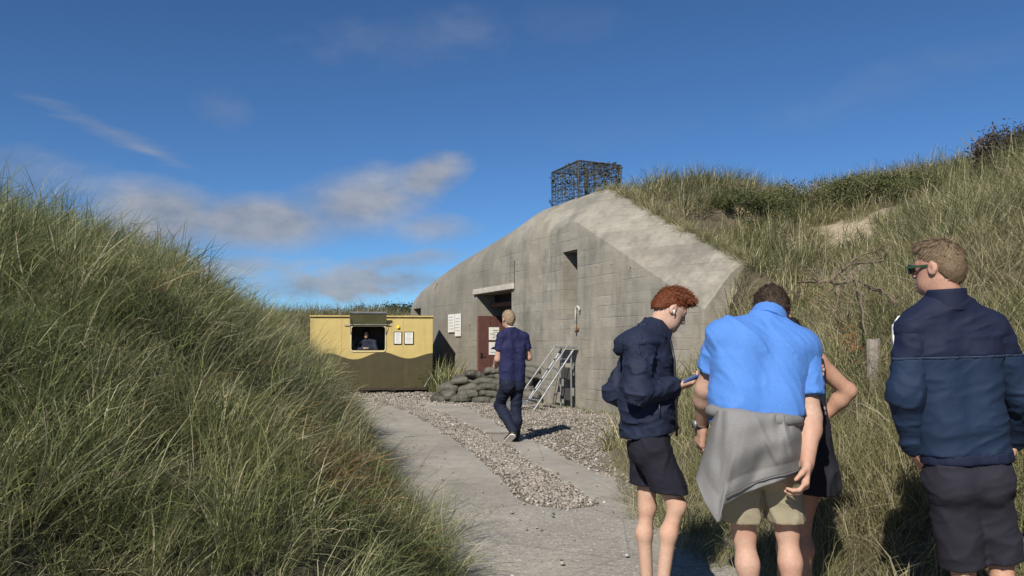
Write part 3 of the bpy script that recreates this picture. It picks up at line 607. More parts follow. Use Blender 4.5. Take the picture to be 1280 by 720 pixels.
    # white notice plates on the wall left of the door
    for j, (a, z, w_, h_, lb) in enumerate(((-7.25, 1.92, .25, .26, 'white notice sheet on the bunker wall nearer the wagon'), (-6.72, 1.86, .22, .32, 'white notice sheet on the bunker wall nearer the red door'))):
        t = thing('wall_notice', lb, 'notice', wl(a, -.04, z), 'white notices on the bunker wall')
        MB().box(wl(a, -.035, z), (w_, .008, h_), ax).build('sheet', MT['paper'], t)
        for q in range(5): MB().box(wl(a + RNG.uniform(-.03, .03), -.0445, z + .18 - q * .085), (w_ * .7, .001, .009), ax).build('printed_line', MT['print_grey'], t)
MT['old_white'] = simple('old_white_paint', (.5, .48, .43), .6, .25, 40)
MT['lintel'] = simple('pale_lintel', (.42, .39, .33), .9, .2, 6, bump=.3)
MT['concrete_plain'] = simple('concrete_lip', (.36, .33, .27), .9, .25, 5, bump=.4)
MT['rust'] = simple('rusted_steel', (.16, .06, .035), .8, .35, 25, bump=.2)
MT['orange'] = simple('rust_orange', (.24, .15, .07), .8, .4, 30)
MT['dark_wood'] = simple('dark_board', (.035, .02, .016), .8, .3, 20)
MT['door_red'] = simple('maroon_paint', (.105, .045, .036), .55, .15, 5, bump=.1)
MT['black'] = simple('black_metal', (.015, .015, .016), .5, .2)
MT['crack'] = simple('joint_dark', (.09, .08, .07), .95)  # dark colour of the wall joint
MT['white'] = simple('white_paint', (.72, .71, .67), .5, .08)
MT['paper'] = simple('paper', (.68, .67, .62), .8, .05, 3)
MT['print_grey'] = simple('print_grey', (.3, .31, .33), .8)
MT['print_green'] = simple('print_green', (.22, .27, .14), .8); MT['print_tan'] = simple('print_tan', (.45, .36, .2), .8)
MT['metal'] = simple('galvanised_steel', (.30, .31, .32), .5, .3, 12, metal=.6)
MT['wire'] = simple('dark_mesh_steel', (.05, .048, .042), .7, .3)
MT['rag'] = simple('net_rag_green', (.06, .062, .04), .9, .4, 30)
build_bunker()

# ------------------------------------------------------------------ wire cage on the roof
def build_cage():
    # footprint corners in wall axes: left-near, right-near, right-far, left-far
    zt = 5.53
    cs = [(-2.59, .8), (-1.38, .85), (-1.38, 2.0), (-2.59, 2.0)]
    def zb(a, w): return float(np.interp(a, [-14, -3.2, -1.6, 0], [3, 4.72, 4.82, 4.62])) + (.05 if w > 1.6 else 0) - .04 - (.22 if w < 1.0 else 0)
    root = thing('wire_cage', 'dark wire mesh cage hung with netting on the bunker roof', 'cage', wl(-2.0, 1.4, 4.45))
    top = [wl(a, w, zt - (.0 if i else .04)) for i, (a, w) in enumerate(cs)]; bot = [wl(a, w, zb(a, w)) for a, w in cs]
    for i in range(4):
        MB().tube([bot[i], top[i]], .02, 6).build('post', MT['wire'], root)
        MB().tube([top[i], top[(i + 1) % 4]], .018, 6).build('top_rail', MT['wire'], root)
    def panel(p00, p10, p11, p01, nu, nv, name):
        mb = MB(); L = lambda s, t: (p00 * (1 - s) + p10 * s) * (1 - t) + (p01 * (1 - s) + p11 * s) * t
        for i in range(1, nu): mb.tube([L(i / nu, 0), L(i / nu, .5) + RNG.normal(0, .012, 3), L(i / nu, 1)], .0055, 4)
        for j in range(1, nv): mb.tube([L(0, j / nv), L(.5, j / nv) + RNG.normal(0, .012, 3), L(1, j / nv)], .0055, 4)
        tag(mb.build(name, MT['wire'], root), kind='stuff')
        # rags of old netting
        mb = MB()
        for _ in range(int(nu * nv * .75)):
            c = L(RNG.uniform(), RNG.uniform() ** .8) + RNG.normal(0, .02, 3); d1 = RNG.normal(size=3) * .045; d2 = RNG.normal(size=3) * .03
            mb.add([c, c + d1, c + d1 + d2, c + d2 * .8], [(0, 1, 2, 3)])
        tag(mb.build('netting_rag', MT['rag'], root), kind='stuff')
    for i in range(4): j = (i + 1) % 4; panel(bot[i], bot[j], top[j], top[i], 15, 11, 'mesh_panel')
    panel(top[0], top[1], top[2], top[3], 13, 13, 'mesh_panel')
    # cross bars
    MB().tube([bot[0] + V(0, 0, .5), (top[1] + bot[1]) / 2], .012, 5).build('brace', MT['wire'], root)
    mid = (top[0] + top[1] + top[2] + top[3]) / 4; MB().tube([V(mid[0], mid[1], 4.6), mid], .05, 7).build('centre_post', MT['rag'], root)
build_cage()

# ------------------------------------------------------------------ ticket wagon
def ring_rect(w, h, r, n=5):
    pts = []
    for cx, cz, a0 in ((w - r, h - r, 0), (-w + r, h - r, 90), (-w + r, -h + r, 180), (w - r, -h + r, 270)):
        for k in range(n + 1): a = rad(a0 + 90 * k / n); pts.append((cx + r * math.cos(a), cz + r * math.sin(a)))
    return pts
def mk_wagon_paint():
    m = Mat('two_tone_wagon_paint', .5); s = m.N('ShaderNodeSeparateXYZ'); m.L(m.coord(), s.inputs[0])
    # wavy painted boundary, a little irregular (object x runs along the wagon's front)
    x = s.outputs[0]
    w1 = m.math('MULTIPLY', m.math('SINE', m.math('ADD', m.math('MULTIPLY', x, 4.48), .40)), .085); w2 = m.math('MULTIPLY', m.math('SINE', m.math('ADD', m.math('MULTIPLY', x, 2.2), .4)), .02)
    edge = m.math('ADD', m.math('ADD', w1, w2), -.06)
    fac = m.ramp(m.math('ADD', m.math('MULTIPLY', m.math('SUBTRACT', s.outputs[2], edge), 12), .5), (.44, 0), (.56, 1))
    dirt = m.noise(3, 5, .65); yel = m.ramp(dirt, (.3, (.43, .325, .11)), (.7, (.50, .385, .14))); ol = m.ramp(dirt, (.3, (.042, .034, .010)), (.7, (.056, .046, .015)))
    c = m.mix(fac, ol, yel); st = m.noise(6, 4, .6, m.coord(scale=(1, 1, .12))); c = m.mix(m.math('MULTIPLY', m.ramp(st, (.58, 0), (.75, 1)), .3), c, (.12, .09, .05))
    m.col(c); m.bump(m.noise(14, 2), .06, .01); return m.m
def build_wagon():
    Y = 20.75; x0, x1 = W(388, 490, Y)[0], W(540, 490, Y)[0]; zb, zt = W(400, 487.5, Y)[2], W(400, 396.5, Y)[2]
    cx, cz = (x0 + x1) / 2, (zb + zt) / 2; hw, hh = (x1 - x0) / 2, (zt - zb) / 2
    root = thing('ticket_wagon', 'yellow and brown painted ticket wagon with open serving hatch', 'wagon', (cx, Y, cz))
    MTp = mk_wagon_paint()
    a = W(440, 408, Y); b = W(481, 438.5, Y); wx, wz = (a[0] + b[0]) / 2, (a[2] + b[2]) / 2; ww, wh = (b[0] - a[0]) / 2, (a[2] - b[2]) / 2
    # front panel with the rounded hatch opening
    bm = bmesh.new(); ring = [(wx + p, wz + q) for p, q in ring_rect(ww, wh, .07)]
    outer = [(cx - hw, cz - hh), (cx + hw, cz - hh), (cx + hw, cz + hh), (cx - hw, cz + hh)]
    def loop(pts, y): vv = [bm.verts.new((p, y, q)) for p, q in pts]; return vv, [bm.edges.new((vv[i], vv[(i + 1) % len(vv)])) for i in range(len(vv))]
    for yy in (Y, Y + .05):
        o1, e1 = loop(outer, yy); o2, e2 = loop(ring, yy); bmesh.ops.triangle_fill(bm, edges=e1 + e2, use_beauty=True)
        if yy == Y: fo, fi = o1, o2
        else:
            for A_, B_ in ((fo, o1), (fi, o2)):
                for i in range(len(A_)): bm.faces.new((A_[i], A_[(i + 1) % len(A_)], B_[(i + 1) % len(A_)], B_[i]))
    bmesh.ops.recalc_face_normals(bm, faces=bm.faces); bm.verts.index_update()
    mobj('front_panel', [v.co[:] for v in bm.verts], [[v.index for v in f.verts] for f in bm.faces], MTp, root); bm.free()
    D = 2.0
    for sx in (-1, 1): MB().box((cx + sx * (hw - .025), Y + .052 + D / 2, cz), (.025, D / 2, hh)).build('side_panel', MTp, root)
    MB().box((cx, Y + .08 + D, cz), (hw, .025, hh)).build('back_panel', MTp, root)
    MB().box((cx, Y + .05 + D / 2, zb - .025), (hw - .02, D / 2 - .02, .025)).build('floor_panel', MT['dark_wood'], root)
    MB().bbox((cx, Y + D / 2 + .03, zt + .022), (hw + .02, D / 2 + .08, .022), b=.01).build('roof', MT['wagon_trim'], root)
    MB().box((cx, Y + .9, cz), (hw - .08, .02, hh - .05)).build('inner_wall', MT['interior'], root)
    for xx in (cx - hw + .35, cx + hw - .55):
        MB().bbox((xx, Y + .3, (zb - .05) / 2 - .01), (.1, .12, (zb - .05) / 2 + .01), b=.01).build('support_block', MT['block'], root)
    MB().box((cx + .2, Y + 1.2, (zb - .06) / 2), (hw - .4, .25, (zb - .06) / 2)).build('under_block', MT['black'], root)  # black block filling the gap under the floor
    # hatch frame, sill, flap, stay rods
    fr = MB(); r1 = ring_rect(ww + .035, wh + .035, .1); r0 = ring_rect(ww, wh, .07); n = len(r0); vv = []
    for rr, yy in ((r0, Y - .02), (r1, Y - .02), (r1, Y + .002), (r0, Y + .06)): vv += [(wx + p, yy, wz + q) for p, q in rr]
    ff = [(k * n + i, k * n + (i + 1) % n, ((k + 1) % 4) * n + (i + 1) % n, ((k + 1) % 4) * n + i) for k in range(4) for i in range(n)]
    fr.add(vv, ff).build('hatch_frame', MT['wagon_frame'], root)
    MB().box((wx, Y + .12, wz - wh + .0), (ww, .1, .012)).build('counter', MT['wagon_trim'], root)
    t0 = V(wx, Y - .03, wz + wh + .04); t1 = W(460, 391.0, Y - .25)
    ang = unit(np.array((0, t1[1] - t0[1], t1[2] - t0[2]))); nr = np.cross(V(1, 0, 0), ang); ln = np.linalg.norm((t1 - t0)[1:])
    fl = MB().bbox(t0 + ang * ln / 2, (ww + .04, ln / 2, .018), [V(1, 0, 0), ang, nr], .006).build('hatch_flap', MT['flap'], root)
    MB().box(t0 + ang * ln + V(0, 0, .0), (ww + .045, .018, .024), [V(1, 0, 0), ang, nr]).build('flap_edge', MT['metal'], fl)
    MB().tube([(wx - ww - .2, Y - .05, wz + wh + .045), (wx + ww + .14, Y - .05, wz + wh + .045)], .012, 6).build('hinge_rod', MT['metal'], root)
    for sx in (-1, 1): MB().tube([V(wx + sx * (ww + .02), Y - .02, wz + .1), t0 + ang * ln * .8 + V(sx * (ww + .02), 0, 0)], .008, 5).build('stay', MT['metal'], root)
    for (pa, pb) in (((492, 414.5), (502, 430.5)), ((505, 414.5), (516.5, 430.5))):
        p, q = W(*pa, Y), W(*pb, Y); c = (p + q) / 2; hx, hzz = (q[0] - p[0]) / 2, (p[2] - q[2]) / 2
        nt = MB().box((c[0], Y - .012, c[2]), (hx, .01, hzz)).build('notice_board', MT['black'], root); MB().box((c[0], Y - .025, c[2]), (hx - .02, .003, hzz - .02)).build('sheet', MT['paper'], nt)
        for k in range(8): MB().box((c[0] + RNG.uniform(-.01, .01), Y - .029, c[2] + hzz * .75 - k * hzz * .2), (hx * RNG.uniform(.45, .7), .001, .006)).build('printed_line', MT['print_grey'], nt)
    for k, sx in enumerate((-.98, -.5, .5, .98)): MB().box((cx + hw * sx, Y - .003, cz + (0 if abs(sx) > .9 else -.0)), (.012, .003, hh - .01)).build('panel_joint', MTp, root)
    MB().box((cx, Y - .004, zb + .03), (hw - .01, .004, .03)).build('kick_strip', MT['dark_wood'], root)
    for sx in np.linspace(-.94, .94, 14): MB().tube([(cx + hw * sx, Y - .002, zt - .04), (cx + hw * sx, Y - .008, zt - .04)], .008, 6).build('rivet', MTp, root)
    p = W(497, 408.5, Y - .02); MB().tube([p, p + V(0, -.03, 0)], .045, 8).build('yellow_lamp', MT['lampyel'], root)
    MB().tube([W(538, 470, Y - .02), W(529, 484, Y - .15)], .015, 5).build('prop_rod', MT['metal'], root)
    root.rotation_euler = (0, 0, rad(6.5))
    return root, (wx, Y, wz, ww, wh)
MT['wagon_trim'] = simple('wagon_trim_yellow', (.46, .34, .12), .6, .15, 6)
MT['wagon_frame'] = simple('wagon_frame_khaki', (.50, .43, .24), .5, .1, 6)
MT['interior'] = simple('wagon_inside', (.12, .11, .095), .8, .3, 3)
MT['flap'] = simple('olive_flap', (.15, .15, .075), .45, .2, 3)
MT['block'] = simple('grey_block', (.2, .18, .16), .9, .2, 9)
MT['lampyel'] = simple('yellow_cap', (.75, .55, .04), .5)
WAGON, HATCH = build_wagon()

# ------------------------------------------------------------------ sandbags
def mk_bag():
    m = Mat('sandbag_plastic', .72); oi = m.N('ShaderNodeObjectInfo'); n = m.noise(6, 5, .6); f = m.noise(60, 3)
    c = m.ramp(oi.outputs['Random'], (0, (.045, .043, .033)), (.5, (.07, .067, .053)), (1, (.105, .098, .078))); c = m.mix(m.math('MULTIPLY', m.ramp(n, (.4, 0), (.7, 1)), .4), c, (.14, .13, .105))
    m.col(c); m.bump(n, .6, .03, m.bump(f, .2, .004)); return m.m
MT['bag'] = mk_bag()
def unit_rows(a): return a / np.maximum(1e-6, np.linalg.norm(a, axis=1))[:, None]
def bag_mesh(seed, L, Wd, H):
    nu, nv = 34, 24; v = []
    for i in range(nu + 1):
        s = -1 + 2 * i / nu; prof = max(.03, (1 - abs(s) ** 6)) ** .5
        for k in range(nv):
            a = 2 * math.pi * k / nv; ca, sa = math.cos(a), math.sin(a)
            cy = math.copysign(abs(ca) ** .6, ca); cz = math.copysign(abs(sa) ** .7, sa)
            v.append((s * L * (1 - .04 * cy * cy), cy * Wd * (prof * .5 + .5 * (1 - abs(s) ** 14)), cz * H * prof))
    v = np.array(v); rg = (1 - np.abs(vnoise(v * np.array((9, 14, 14)) + seed * 9, seed))) ** 3
    v += (.020 * fbm(v * 7 + seed * 9, 3, seed) + .020 * (rg - .35))[:, None] * unit_rows(v * np.array((.2, 1, 1.6)))
    v += .014 * np.sin(v[:, :1] * 55 + 4 * fbm(v * 5, 2, seed + 3)[:, None]) * np.array((0, .4, .6)) * (np.abs(v[:, :1]) / L) ** 3
    v[:, 2] -= .035 * (v[:, 0] / L) ** 2
    f = [(i * nv + k, i * nv + (k + 1) % nv, (i + 1) * nv + (k + 1) % nv, (i + 1) * nv + k)[::-1] for i in range(nu) for k in range(nv)]
    f += [tuple(range(nv)), tuple(nu * nv + k for k in range(nv))[::-1]]
    me = bpy.data.meshes.new('sandbag'); me.from_pydata(v.tolist(), [], f); me.materials.append(MT['bag']); me.polygons.foreach_set('use_smooth', np.ones(len(me.polygons), bool)); me.update(); return me
def build_sandbags():
    kit = [bag_mesh(i, .235 + .03 * (i % 3), .16, .074 + .008 * (i % 2)) for i in range(6)]
    pa, pb = V(-1.82, 17.75, 0), V(.28, 17.15, 0); d = unit(pb - pa); nrm = V(d[1], -d[0], 0)     # nrm points to the camera
    Ltot = np.linalg.norm(pb - pa); base_ang = math.atan2(d[1], d[0]); starts = [0, -.02, .1, .28, .72, .98]; r = np.random.default_rng(5)
    names = ['the bottom row', 'the second row up', 'the third row up', 'the fourth row up', 'the fifth row up', 'the topmost row']; nth = ['first', 'second', 'third', 'fourth', 'fifth', 'sixth', 'seventh', 'eighth']
    for lev in range(6):
        x = starts[lev] + (.16 if lev % 2 else 0); cnt = 0
        while x < Ltot - .1:
            me = kit[r.integers(6)]; loose = 1 if x < .75 else .25
            p = pa + d * (x + .26) + nrm * (r.normal(0, .03) - .05 * lev + .12 * loose * (1 - lev / 4)) + V(0, 0, .08 + lev * .132 + r.normal(0, .008))
            o = bpy.data.objects.new('sandbag', me); scene.collection.objects.link(o); o.location = tuple(p)
            o.rotation_euler = (r.normal(0, .10 + .12 * loose), r.normal(0, .06 + .1 * loose), base_ang + r.normal(0, .10 + .4 * loose)); s = r.uniform(.92, 1.1) * (1.02 if loose == 1 else 1); o.scale = (s, s, s * (1.1 if loose == 1 else 1.04))
            tag(o, f'dark grey sandbag, {nth[cnt]} from the wagon in {names[lev]} of the pile', 'sandbag', 'sandbags stacked before the red door'); x += .45 * s + r.uniform(-.03, .03); cnt += 1
    for k, (x, dep, z) in enumerate(((.3, -.3, .36), (.62, -.32, .52), (.15, -.32, .12), (.55, -.34, .22))):
        o = bpy.data.objects.new('sandbag', kit[k]); scene.collection.objects.link(o); o.location = tuple(pa + d * x + nrm * dep + V(0, 0, z)); o.rotation_euler = (.2, -.3 + .1 * k, base_ang + .5); tag(o, ('dark grey sandbag ' + ('low', 'highest', 'half buried', 'wedged')[k] + ' behind the slumped pile end nearest the wagon'), 'sandbag', 'sandbags stacked before the red door')
build_sandbags()

# ------------------------------------------------------------------ metal steps and grating by the wall
def build_steps():
    root = thing('metal_steps', 'galvanised metal steps leaning against the bunker wall', 'steps', wl(0, -.6, 0)); out = -EY
    tops = [wl(-.47, -.12, 1.22), wl(.05, -.12, 1.22)]; bots = [wl(-.47, -1.05, .0), wl(.05, -1.05, .0)]
    for t, b in zip(tops, bots):
        MB().tube([b, t], .017, 6).build('rail', MT['metal'], root); o = unit(np.cross(unit(t - b), EX)); o = o if o[2] > 0 else -o
        MB().tube([b + o * .2 + (t - b) * .1, t + o * .16 + (b - t) * .03, t + V(0, 0, .02)], .012, 6).build('handrail', MT['metal'], root)
        for q in (.3, .62): MB().tube([b + (t - b) * q, b + (t - b) * q + o * .19], .012, 5).build('baluster', MT['metal'], root)
    for k in range(1, 6):
        q = k / 6; c = (bots[0] * (1 - q) + tops[0] * q + bots[1] * (1 - q) + tops[1] * q) / 2; MB().box(c, (.25, .055, .009), [EX, EY, V(0, 0, 1)]).build('tread', MT['metal'], root)
    MB().box((tops[0] + tops[1]) / 2 + V(0, 0, .03) - EY * .06, (.29, .12, .015), [EX, EY, V(0, 0, 1)]).build('platform', MT['metal'], root)
    for a in (-.42, .02): MB().tube([wl(a, -.17, -.02), wl(a, -.17, 1.2)], .018, 6).build('leg', MT['metal'], root)
    for z in (.3, .72): MB().box(wl(-.2, -.17, z), (.21, .008, .12), [EX, EY, V(0, 0, 1)]).build('leg_shade_sheet', MT['leg_shade'], root)  # shade between the legs, built as dark sheets
    g = thing('metal_grating', 'broken metal grating lying on the pebbles at the foot of the steps', 'grating', wl(-.3, -1.35, 0))
    c0 = wl(-.35, -1.3, .05)
    for k in range(7):
        o = EX * (-.36 + .12 * k); MB().tube([c0 + o - EY * .28 + V(0, 0, .03 + .02 * (k % 2)), c0 + o + EY * .3 + V(0, 0, .12)], .011, 5).build('bar', MT['metal'], g)
    for k in range(5):
        o = EY * (-.24 + .12 * k); MB().tube([c0 + o - EX * .4 + V(0, 0, .045 + .018 * k), c0 + o + EX * .4 + V(0, 0, .045 + .018 * k)], .009, 5).build('cross_bar', MT['metal'], g)
MT['leg_shade'] = simple('leg_shade_dark', (.09, .085, .08), .6, .3, 20, metal=.4)  # dark tone standing for the shade between the step legs
build_steps()

# ------------------------------------------------------------------ dead branches, post, shrubs, trees
def limb(mb, p, d, L, r, depth, rng, tips):
    pts = [p]; rs = [r]; q = p.copy(); dd = unit(d)
    for k in range(5): dd = unit(dd + rng.normal(0, .22, 3)); q = q + dd * L / 5; pts.append(q.copy()); rs.append(r * (1 - .13 * (k + 1)))
    mb.tube(pts, rs, 6); tips.append((q, dd))
    if depth:
        for k in range(3 if depth > 1 else 2):
            i = rng.integers(2, 6); limb(mb, pts[i], unit(dd + rng.normal(0, .75, 3)), L * rng.uniform(.45, .75), rs[i] * .68, depth - 1, rng, tips)
def build_branches():
    r = np.random.default_rng(12); base = hit(1045, 395, 4)
    root = thing('fallen_branch', 'bare grey dead pine branches lying on the dune grass', 'branch', base)
    up = V(-.25, -.45, .86)
    # main stems follow the photo's sprawl: one towards the left, one up right, one hanging down, a fan low left
    def at(px, py, lift): h = hit(px, py + 14, 4); return np.array(h) * 1.0 + V(-.06, -.40, .07 + lift * .9)
    hub = at(1028, 378, .28)
    specs = [([hub, at(1005, 381, .32), at(988, 382, .33)], .026), ([hub, at(1040, 384, .3), at(1062, 383, .3), at(1100, 398, .15)], .026), ([at(1057, 384, .3), at(1060, 410, .25), at(1065, 432, .12)], .018), ([hub, at(1050, 358, .3), at(1090, 346, .2), at(1092, 330, .25)], .024), ([at(1050, 358, .3), at(1075, 340, .26), at(1100, 325, .22)], .016),
             ([hub, at(1040, 366, .34), at(1048, 372, .3), at(1052, 385, .25)], .016), ([at(1032, 382, .25), at(1010, 400, .22), at(995, 408, .18)], .02), ([at(1040, 384, .28), at(1030, 410, .2), at(1012, 432, .1)], .013), ([at(1050, 384, .28), at(1045, 415, .2), at(1022, 428, .1)], .012),
             ([at(1062, 383, .28), at(1085, 390, .22), at(1100, 388, .12)], .012), ([at(1020, 380, .3), at(1015, 368, .32), at(1000, 355, .3)], .012)]
    for pts, w in specs:
        P = [pts[0]]
        for a, b in zip(pts[:-1], pts[1:]):
            for t in (.33, .66, 1.0): P.append(a + (b - a) * t + (r.normal(0, .015, 3) if t < 1 else 0))
        w *= .8; mb = MB(); mb.tube(P, [w * (1 - .55 * i / len(P)) for i in range(len(P))], 6); tips = []
        for _ in range(4):
            i = r.integers(1, len(P)); limb(mb, P[i], unit(r.normal(0, 1, 3) * V(1, .5, .7) + V(0, -.2, .1)), r.uniform(.14, .34), w * .36, 1, r, tips)
        mb.build('bough', MT['bark'], root, True)
    # dry needles still on it
    mb = MB()
    for cpx, cpy in ((1010, 365), (1040, 425), (1048, 436), (1105, 312), (1085, 318), (1130, 318), (1020, 372)):
        c = at(cpx, cpy, .06)
        for _ in range(80): p = c + r.normal(0, .06, 3); d = unit(r.normal(size=3)) * .07; s = unit(r.normal(size=3)) * .004; mb.add([p - s, p + s, p + d], [(0, 1, 2)])
    tag(mb.build('dry_needles', MT['needle'], root), kind='stuff')
MT['needle'] = simple('rust_needles', (.26, .12, .05), .9, .3, 20)
build_branches()
def build_post():
    b = POST; zg = hz(b[0], b[1]); top = W(1090, 424, b[1])[2]
    root = thing('fence_post', 'short weathered wooden post standing in the dune grass', 'post', (b[0], b[1], zg))
    mb = MB(); n = 10; vv = []
    for k, z in enumerate(np.linspace(zg - .2, top, 7)):
        for j in range(n): a = 2 * math.pi * j / n; rr = .048 * (1 + .1 * RNG.normal() * .5); vv.append((b[0] + rr * math.cos(a) + .012 * k * .3, b[1] + rr * math.sin(a), z + (RNG.normal(0, .012) if k == 6 else 0)))
    ff = [(k * n + j, k * n + (j + 1) % n, (k + 1) * n + (j + 1) % n, (k + 1) * n + j) for k in range(6) for j in range(n)] + [tuple(6 * n + j for j in range(n))]
    mb.add(vv, ff).build('shaft', MT['post'], root)
build_post()
def foliage(c, R, n, size, r, bottom=.0, core=.35, lean=(0, 0)):
    """leaf faces in clumps through an uneven volume"""
    ncl = max(8, n // 55); u = r.normal(size=(ncl, 3)); u /= np.linalg.norm(u, axis=1)[:, None]; rr = r.uniform(core, 1, ncl) ** .6
    cl = u * rr[:, None] * (1 + .25 * fbm(u * 2.3 + c, 2, 3))[:, None] * np.array(R); cl = cl[cl[:, 2] > bottom * R[2]] + c
    k = r.integers(0, len(cl), n); p = cl[k] + r.normal(0, .13, (n, 3)) * np.array(R)
    d = r.normal(size=(n, 3)); d[:, 2] += .3; d /= np.linalg.norm(d, axis=1)[:, None]; e = np.cross(d, r.normal(size=(n, 3))); e /= np.linalg.norm(e, axis=1)[:, None]
    s = size * r.uniform(.6, 1.4, (n, 1)); v = np.stack([p - d * s, p + e * s * .38, p + d * s, p - e * s * .38], 1).reshape(-1, 3)
    return v, np.arange(4 * n).reshape(-1, 4), np.repeat(np.clip(.25 * r.normal(size=n) + .1, 0, 1), 4), np.repeat(r.uniform(size=n), 4)
def plant(name, label, cat, base, R, n, size, mat, seed, group, trunk=.0, part='crown', bottom=-.3, stems=5):
    r = np.random.default_rng(seed); base = np.asarray(base, float); root = thing(name, label, cat, base, group); c = base + V(0, 0, trunk + R[2] * .75)
    v, f, t, s = foliage(c, R, n, size, r, bottom); o = mobj(part, v, f, mat, root)
    for nm, val in (('tint', t), ('shade', s)): o.data.attributes.new(nm, 'FLOAT', 'POINT').data.foreach_set('value', val.astype(np.float32))
    if trunk > .3:
        mb = MB(); mb.tube([base - V(0, 0, .2), base + V(.05, 0, trunk), c], [R[0] * .09, R[0] * .07, R[0] * .04], 7)
        for _ in range(5): d = r.normal(size=3) * np.array(R) * .6; mb.tube([base + V(0, 0, trunk * r.uniform(.7, 1.2)), c + d], [R[0] * .04, R[0] * .015], 5)
        mb.build('trunk', MT['bark'], root, True)
    else:
        for _ in range(stems):
            d = r.normal(size=3) * np.array(R) * .75; d[2] = abs(d[2]) * .8; MB().tube([base + r.normal(0, .05, 3) * V(1, 1, 0) - V(0, 0, .1), base + d * .5 + V(0, 0, R[2] * .4), c + d], [.018 * max(1, R[0]), .013 * max(1, R[0]), .004], 5).build('stem', MT['bark'], root, True)
    return root
def build_shrubs():
    # low sea-buckthorn along the crest
    k = 0
    lab = ['grey green low shrub on the dune crest, nearest the wire cage', 'grey green low shrub second from the cage on the dune crest', 'grey green shrub third from the cage on the dune crest', 'tallest grey green shrub midway on the dune crest', 'grey green shrub above the sand patch on the dune crest', 'grey green shrub right of the sand patch on the dune crest', 'small grey green shrub nearest the brown bush on the dune crest']
    for px, py, Y, R in ((925, 262, 15.8, (.75, .6, .30)), (965, 250, 16.0, (.85, .6, .40)), (1000, 242, 16.1, (.9, .6, .48)), (1040, 240, 16.2, (.95, .7, .50)), (1085, 250, 15.8, (.9, .7, .42)), (1120, 250, 15.2, (.8, .6, .36)), (1160, 262, 14.2, (.7, .5, .3))):
        p = W(px, py, Y); z = hz(p[0], Y); plant('shrub', lab[k], 'shrub', (p[0], Y, z - .1), R, 5200, .026, MT['leaf'], 40 + k, 'shrubs on the dune crest', bottom=-.6, part='foliage'); k += 1
    p = W(1266, 190, 12.8); plant('shrub', 'tall brown leafed bush at the top of the dune', 'shrub', (p[0], 12.8, hz(p[0], 12.8) - .05), (.62, .5, .62), 7000, .03, MT['leaf_brown'], 60, None, bottom=-.6, part='foliage', stems=9)
    p = W(985, 330, 11.0)
    # far wood behind the wagon
    g = 'trees behind the wagon'; labs = ['dark green tree just left of the bunker end', 'dark green tree second left of the bunker end', 'round dark tree third left of the bunker end', 'dark tree behind the tall pale grass, fourth from the bunker', 'low dark tree farthest left above the wagon roof', 'low dark tree peeping over the left dune']
    for i, (px, top, Y, w) in enumerate(((499, 372, 44, 2.2), (482, 373, 47, 2.3), (462, 377, 50, 2.4), (440, 380, 50, 2.4), (415, 382, 52, 2.4), (388, 384, 52, 2.4))):
        p = W(px, top, Y); plant('tree', labs[i], 'tree', (p[0], Y, hz(p[0], Y) - .2), (w, w, max(.8, (p[2] - .9 - hz(p[0], Y)) / 2.0)), 9000, .075, MT['leaf_dark'], 70 + i, g, trunk=.9, bottom=-.9)
    # green growth in the gap between wagon and bunker
    for i, (a, w, R, lb) in enumerate(((-8.2, -.55, (.45, .4, .75), 'leafy green bush in the gap beside the wagon'), (-7.2, -.4, (.35, .3, .5), 'low leafy bush under the white wall notices'))):
        b = wl(a, w, 0); plant('shrub', lb, 'shrub', b, R, 2600, .035, MT['leaf_green'], 90 + i, None, bottom=-.8, part='foliage')
MT['leaf_green'] = mk_grass('hedge_leaf', (.05, .08, .02), (.075, .10, .03), (.14, .13, .05))
build_shrubs()

# ------------------------------------------------------------------ people: smooth bodies from blended distance fields
def cap(a, b, ra, rb=None, flat=None, q=1.0, k=.03): return ('cap', np.asarray(a, float), np.asarray(b, float), ra, ra if rb is None else rb, None if flat is None else unit(flat), q, k)
def ell(c, r, ax=None, k=.02, sub=False): return ('ell', np.asarray(c, float), np.asarray(r, float), np.eye(3) if ax is None else np.asarray(ax, float), k, sub)
def rbox(c, half, ax, rnd=.01, k=.012): return ('box', np.asarray(c, float), np.asarray(half, float), np.asarray(ax, float), rnd, k)
def pd(p, P):
    if p[0] == 'cap':
        _, a, b, ra, rb, fl, q, k = p
        if fl is not None: P = P + ((P - a) @ fl)[..., None] * (1 / q - 1) * fl; b = b + ((b - a) @ fl) * (1 / q - 1) * fl
        ab = b - a; t = np.clip(((P - a) @ ab) / max(1e-9, ab @ ab), 0, 1); d = np.linalg.norm(P - a - t[..., None] * ab, axis=-1) - (ra + (rb - ra) * t)
        return d * (q ** .5)
    if p[0] == 'ell':
        L = (P - p[1]) @ p[3].T; k0 = np.linalg.norm(L / p[2], axis=-1); k1 = np.linalg.norm(L / (p[2] ** 2), axis=-1); return k0 * (k0 - 1) / np.maximum(k1, 1e-6)
    L = np.abs((P - p[1]) @ p[3].T) - p[2] + p[4]; return np.linalg.norm(np.maximum(L, 0), axis=-1) + np.minimum(L.max(-1), 0) - p[4]
def psub(p): return p[0] == 'ell' and p[5]
def pk(p): return p[7] if p[0] == 'cap' else (p[4] if p[0] == 'ell' else p[5])
def smin(a, b, k): h = np.clip(.5 + .5 * (b - a) / k, 0, 1); return b + (a - b) * h - k * h * (1 - h)
def sdf(prims, P, cuts=(), disp=None):
    d = np.full(P.shape[:-1], 9.0)
    for p in prims:
        e = pd(p, P); k = pk(p)
        d = -smin(-d, e, k) if psub(p) else smin(d, e, k)
    if disp is not None: d = d + disp(P)
    for c, n in cuts: d = np.maximum(d, (P - c) @ unit(n))
    return d
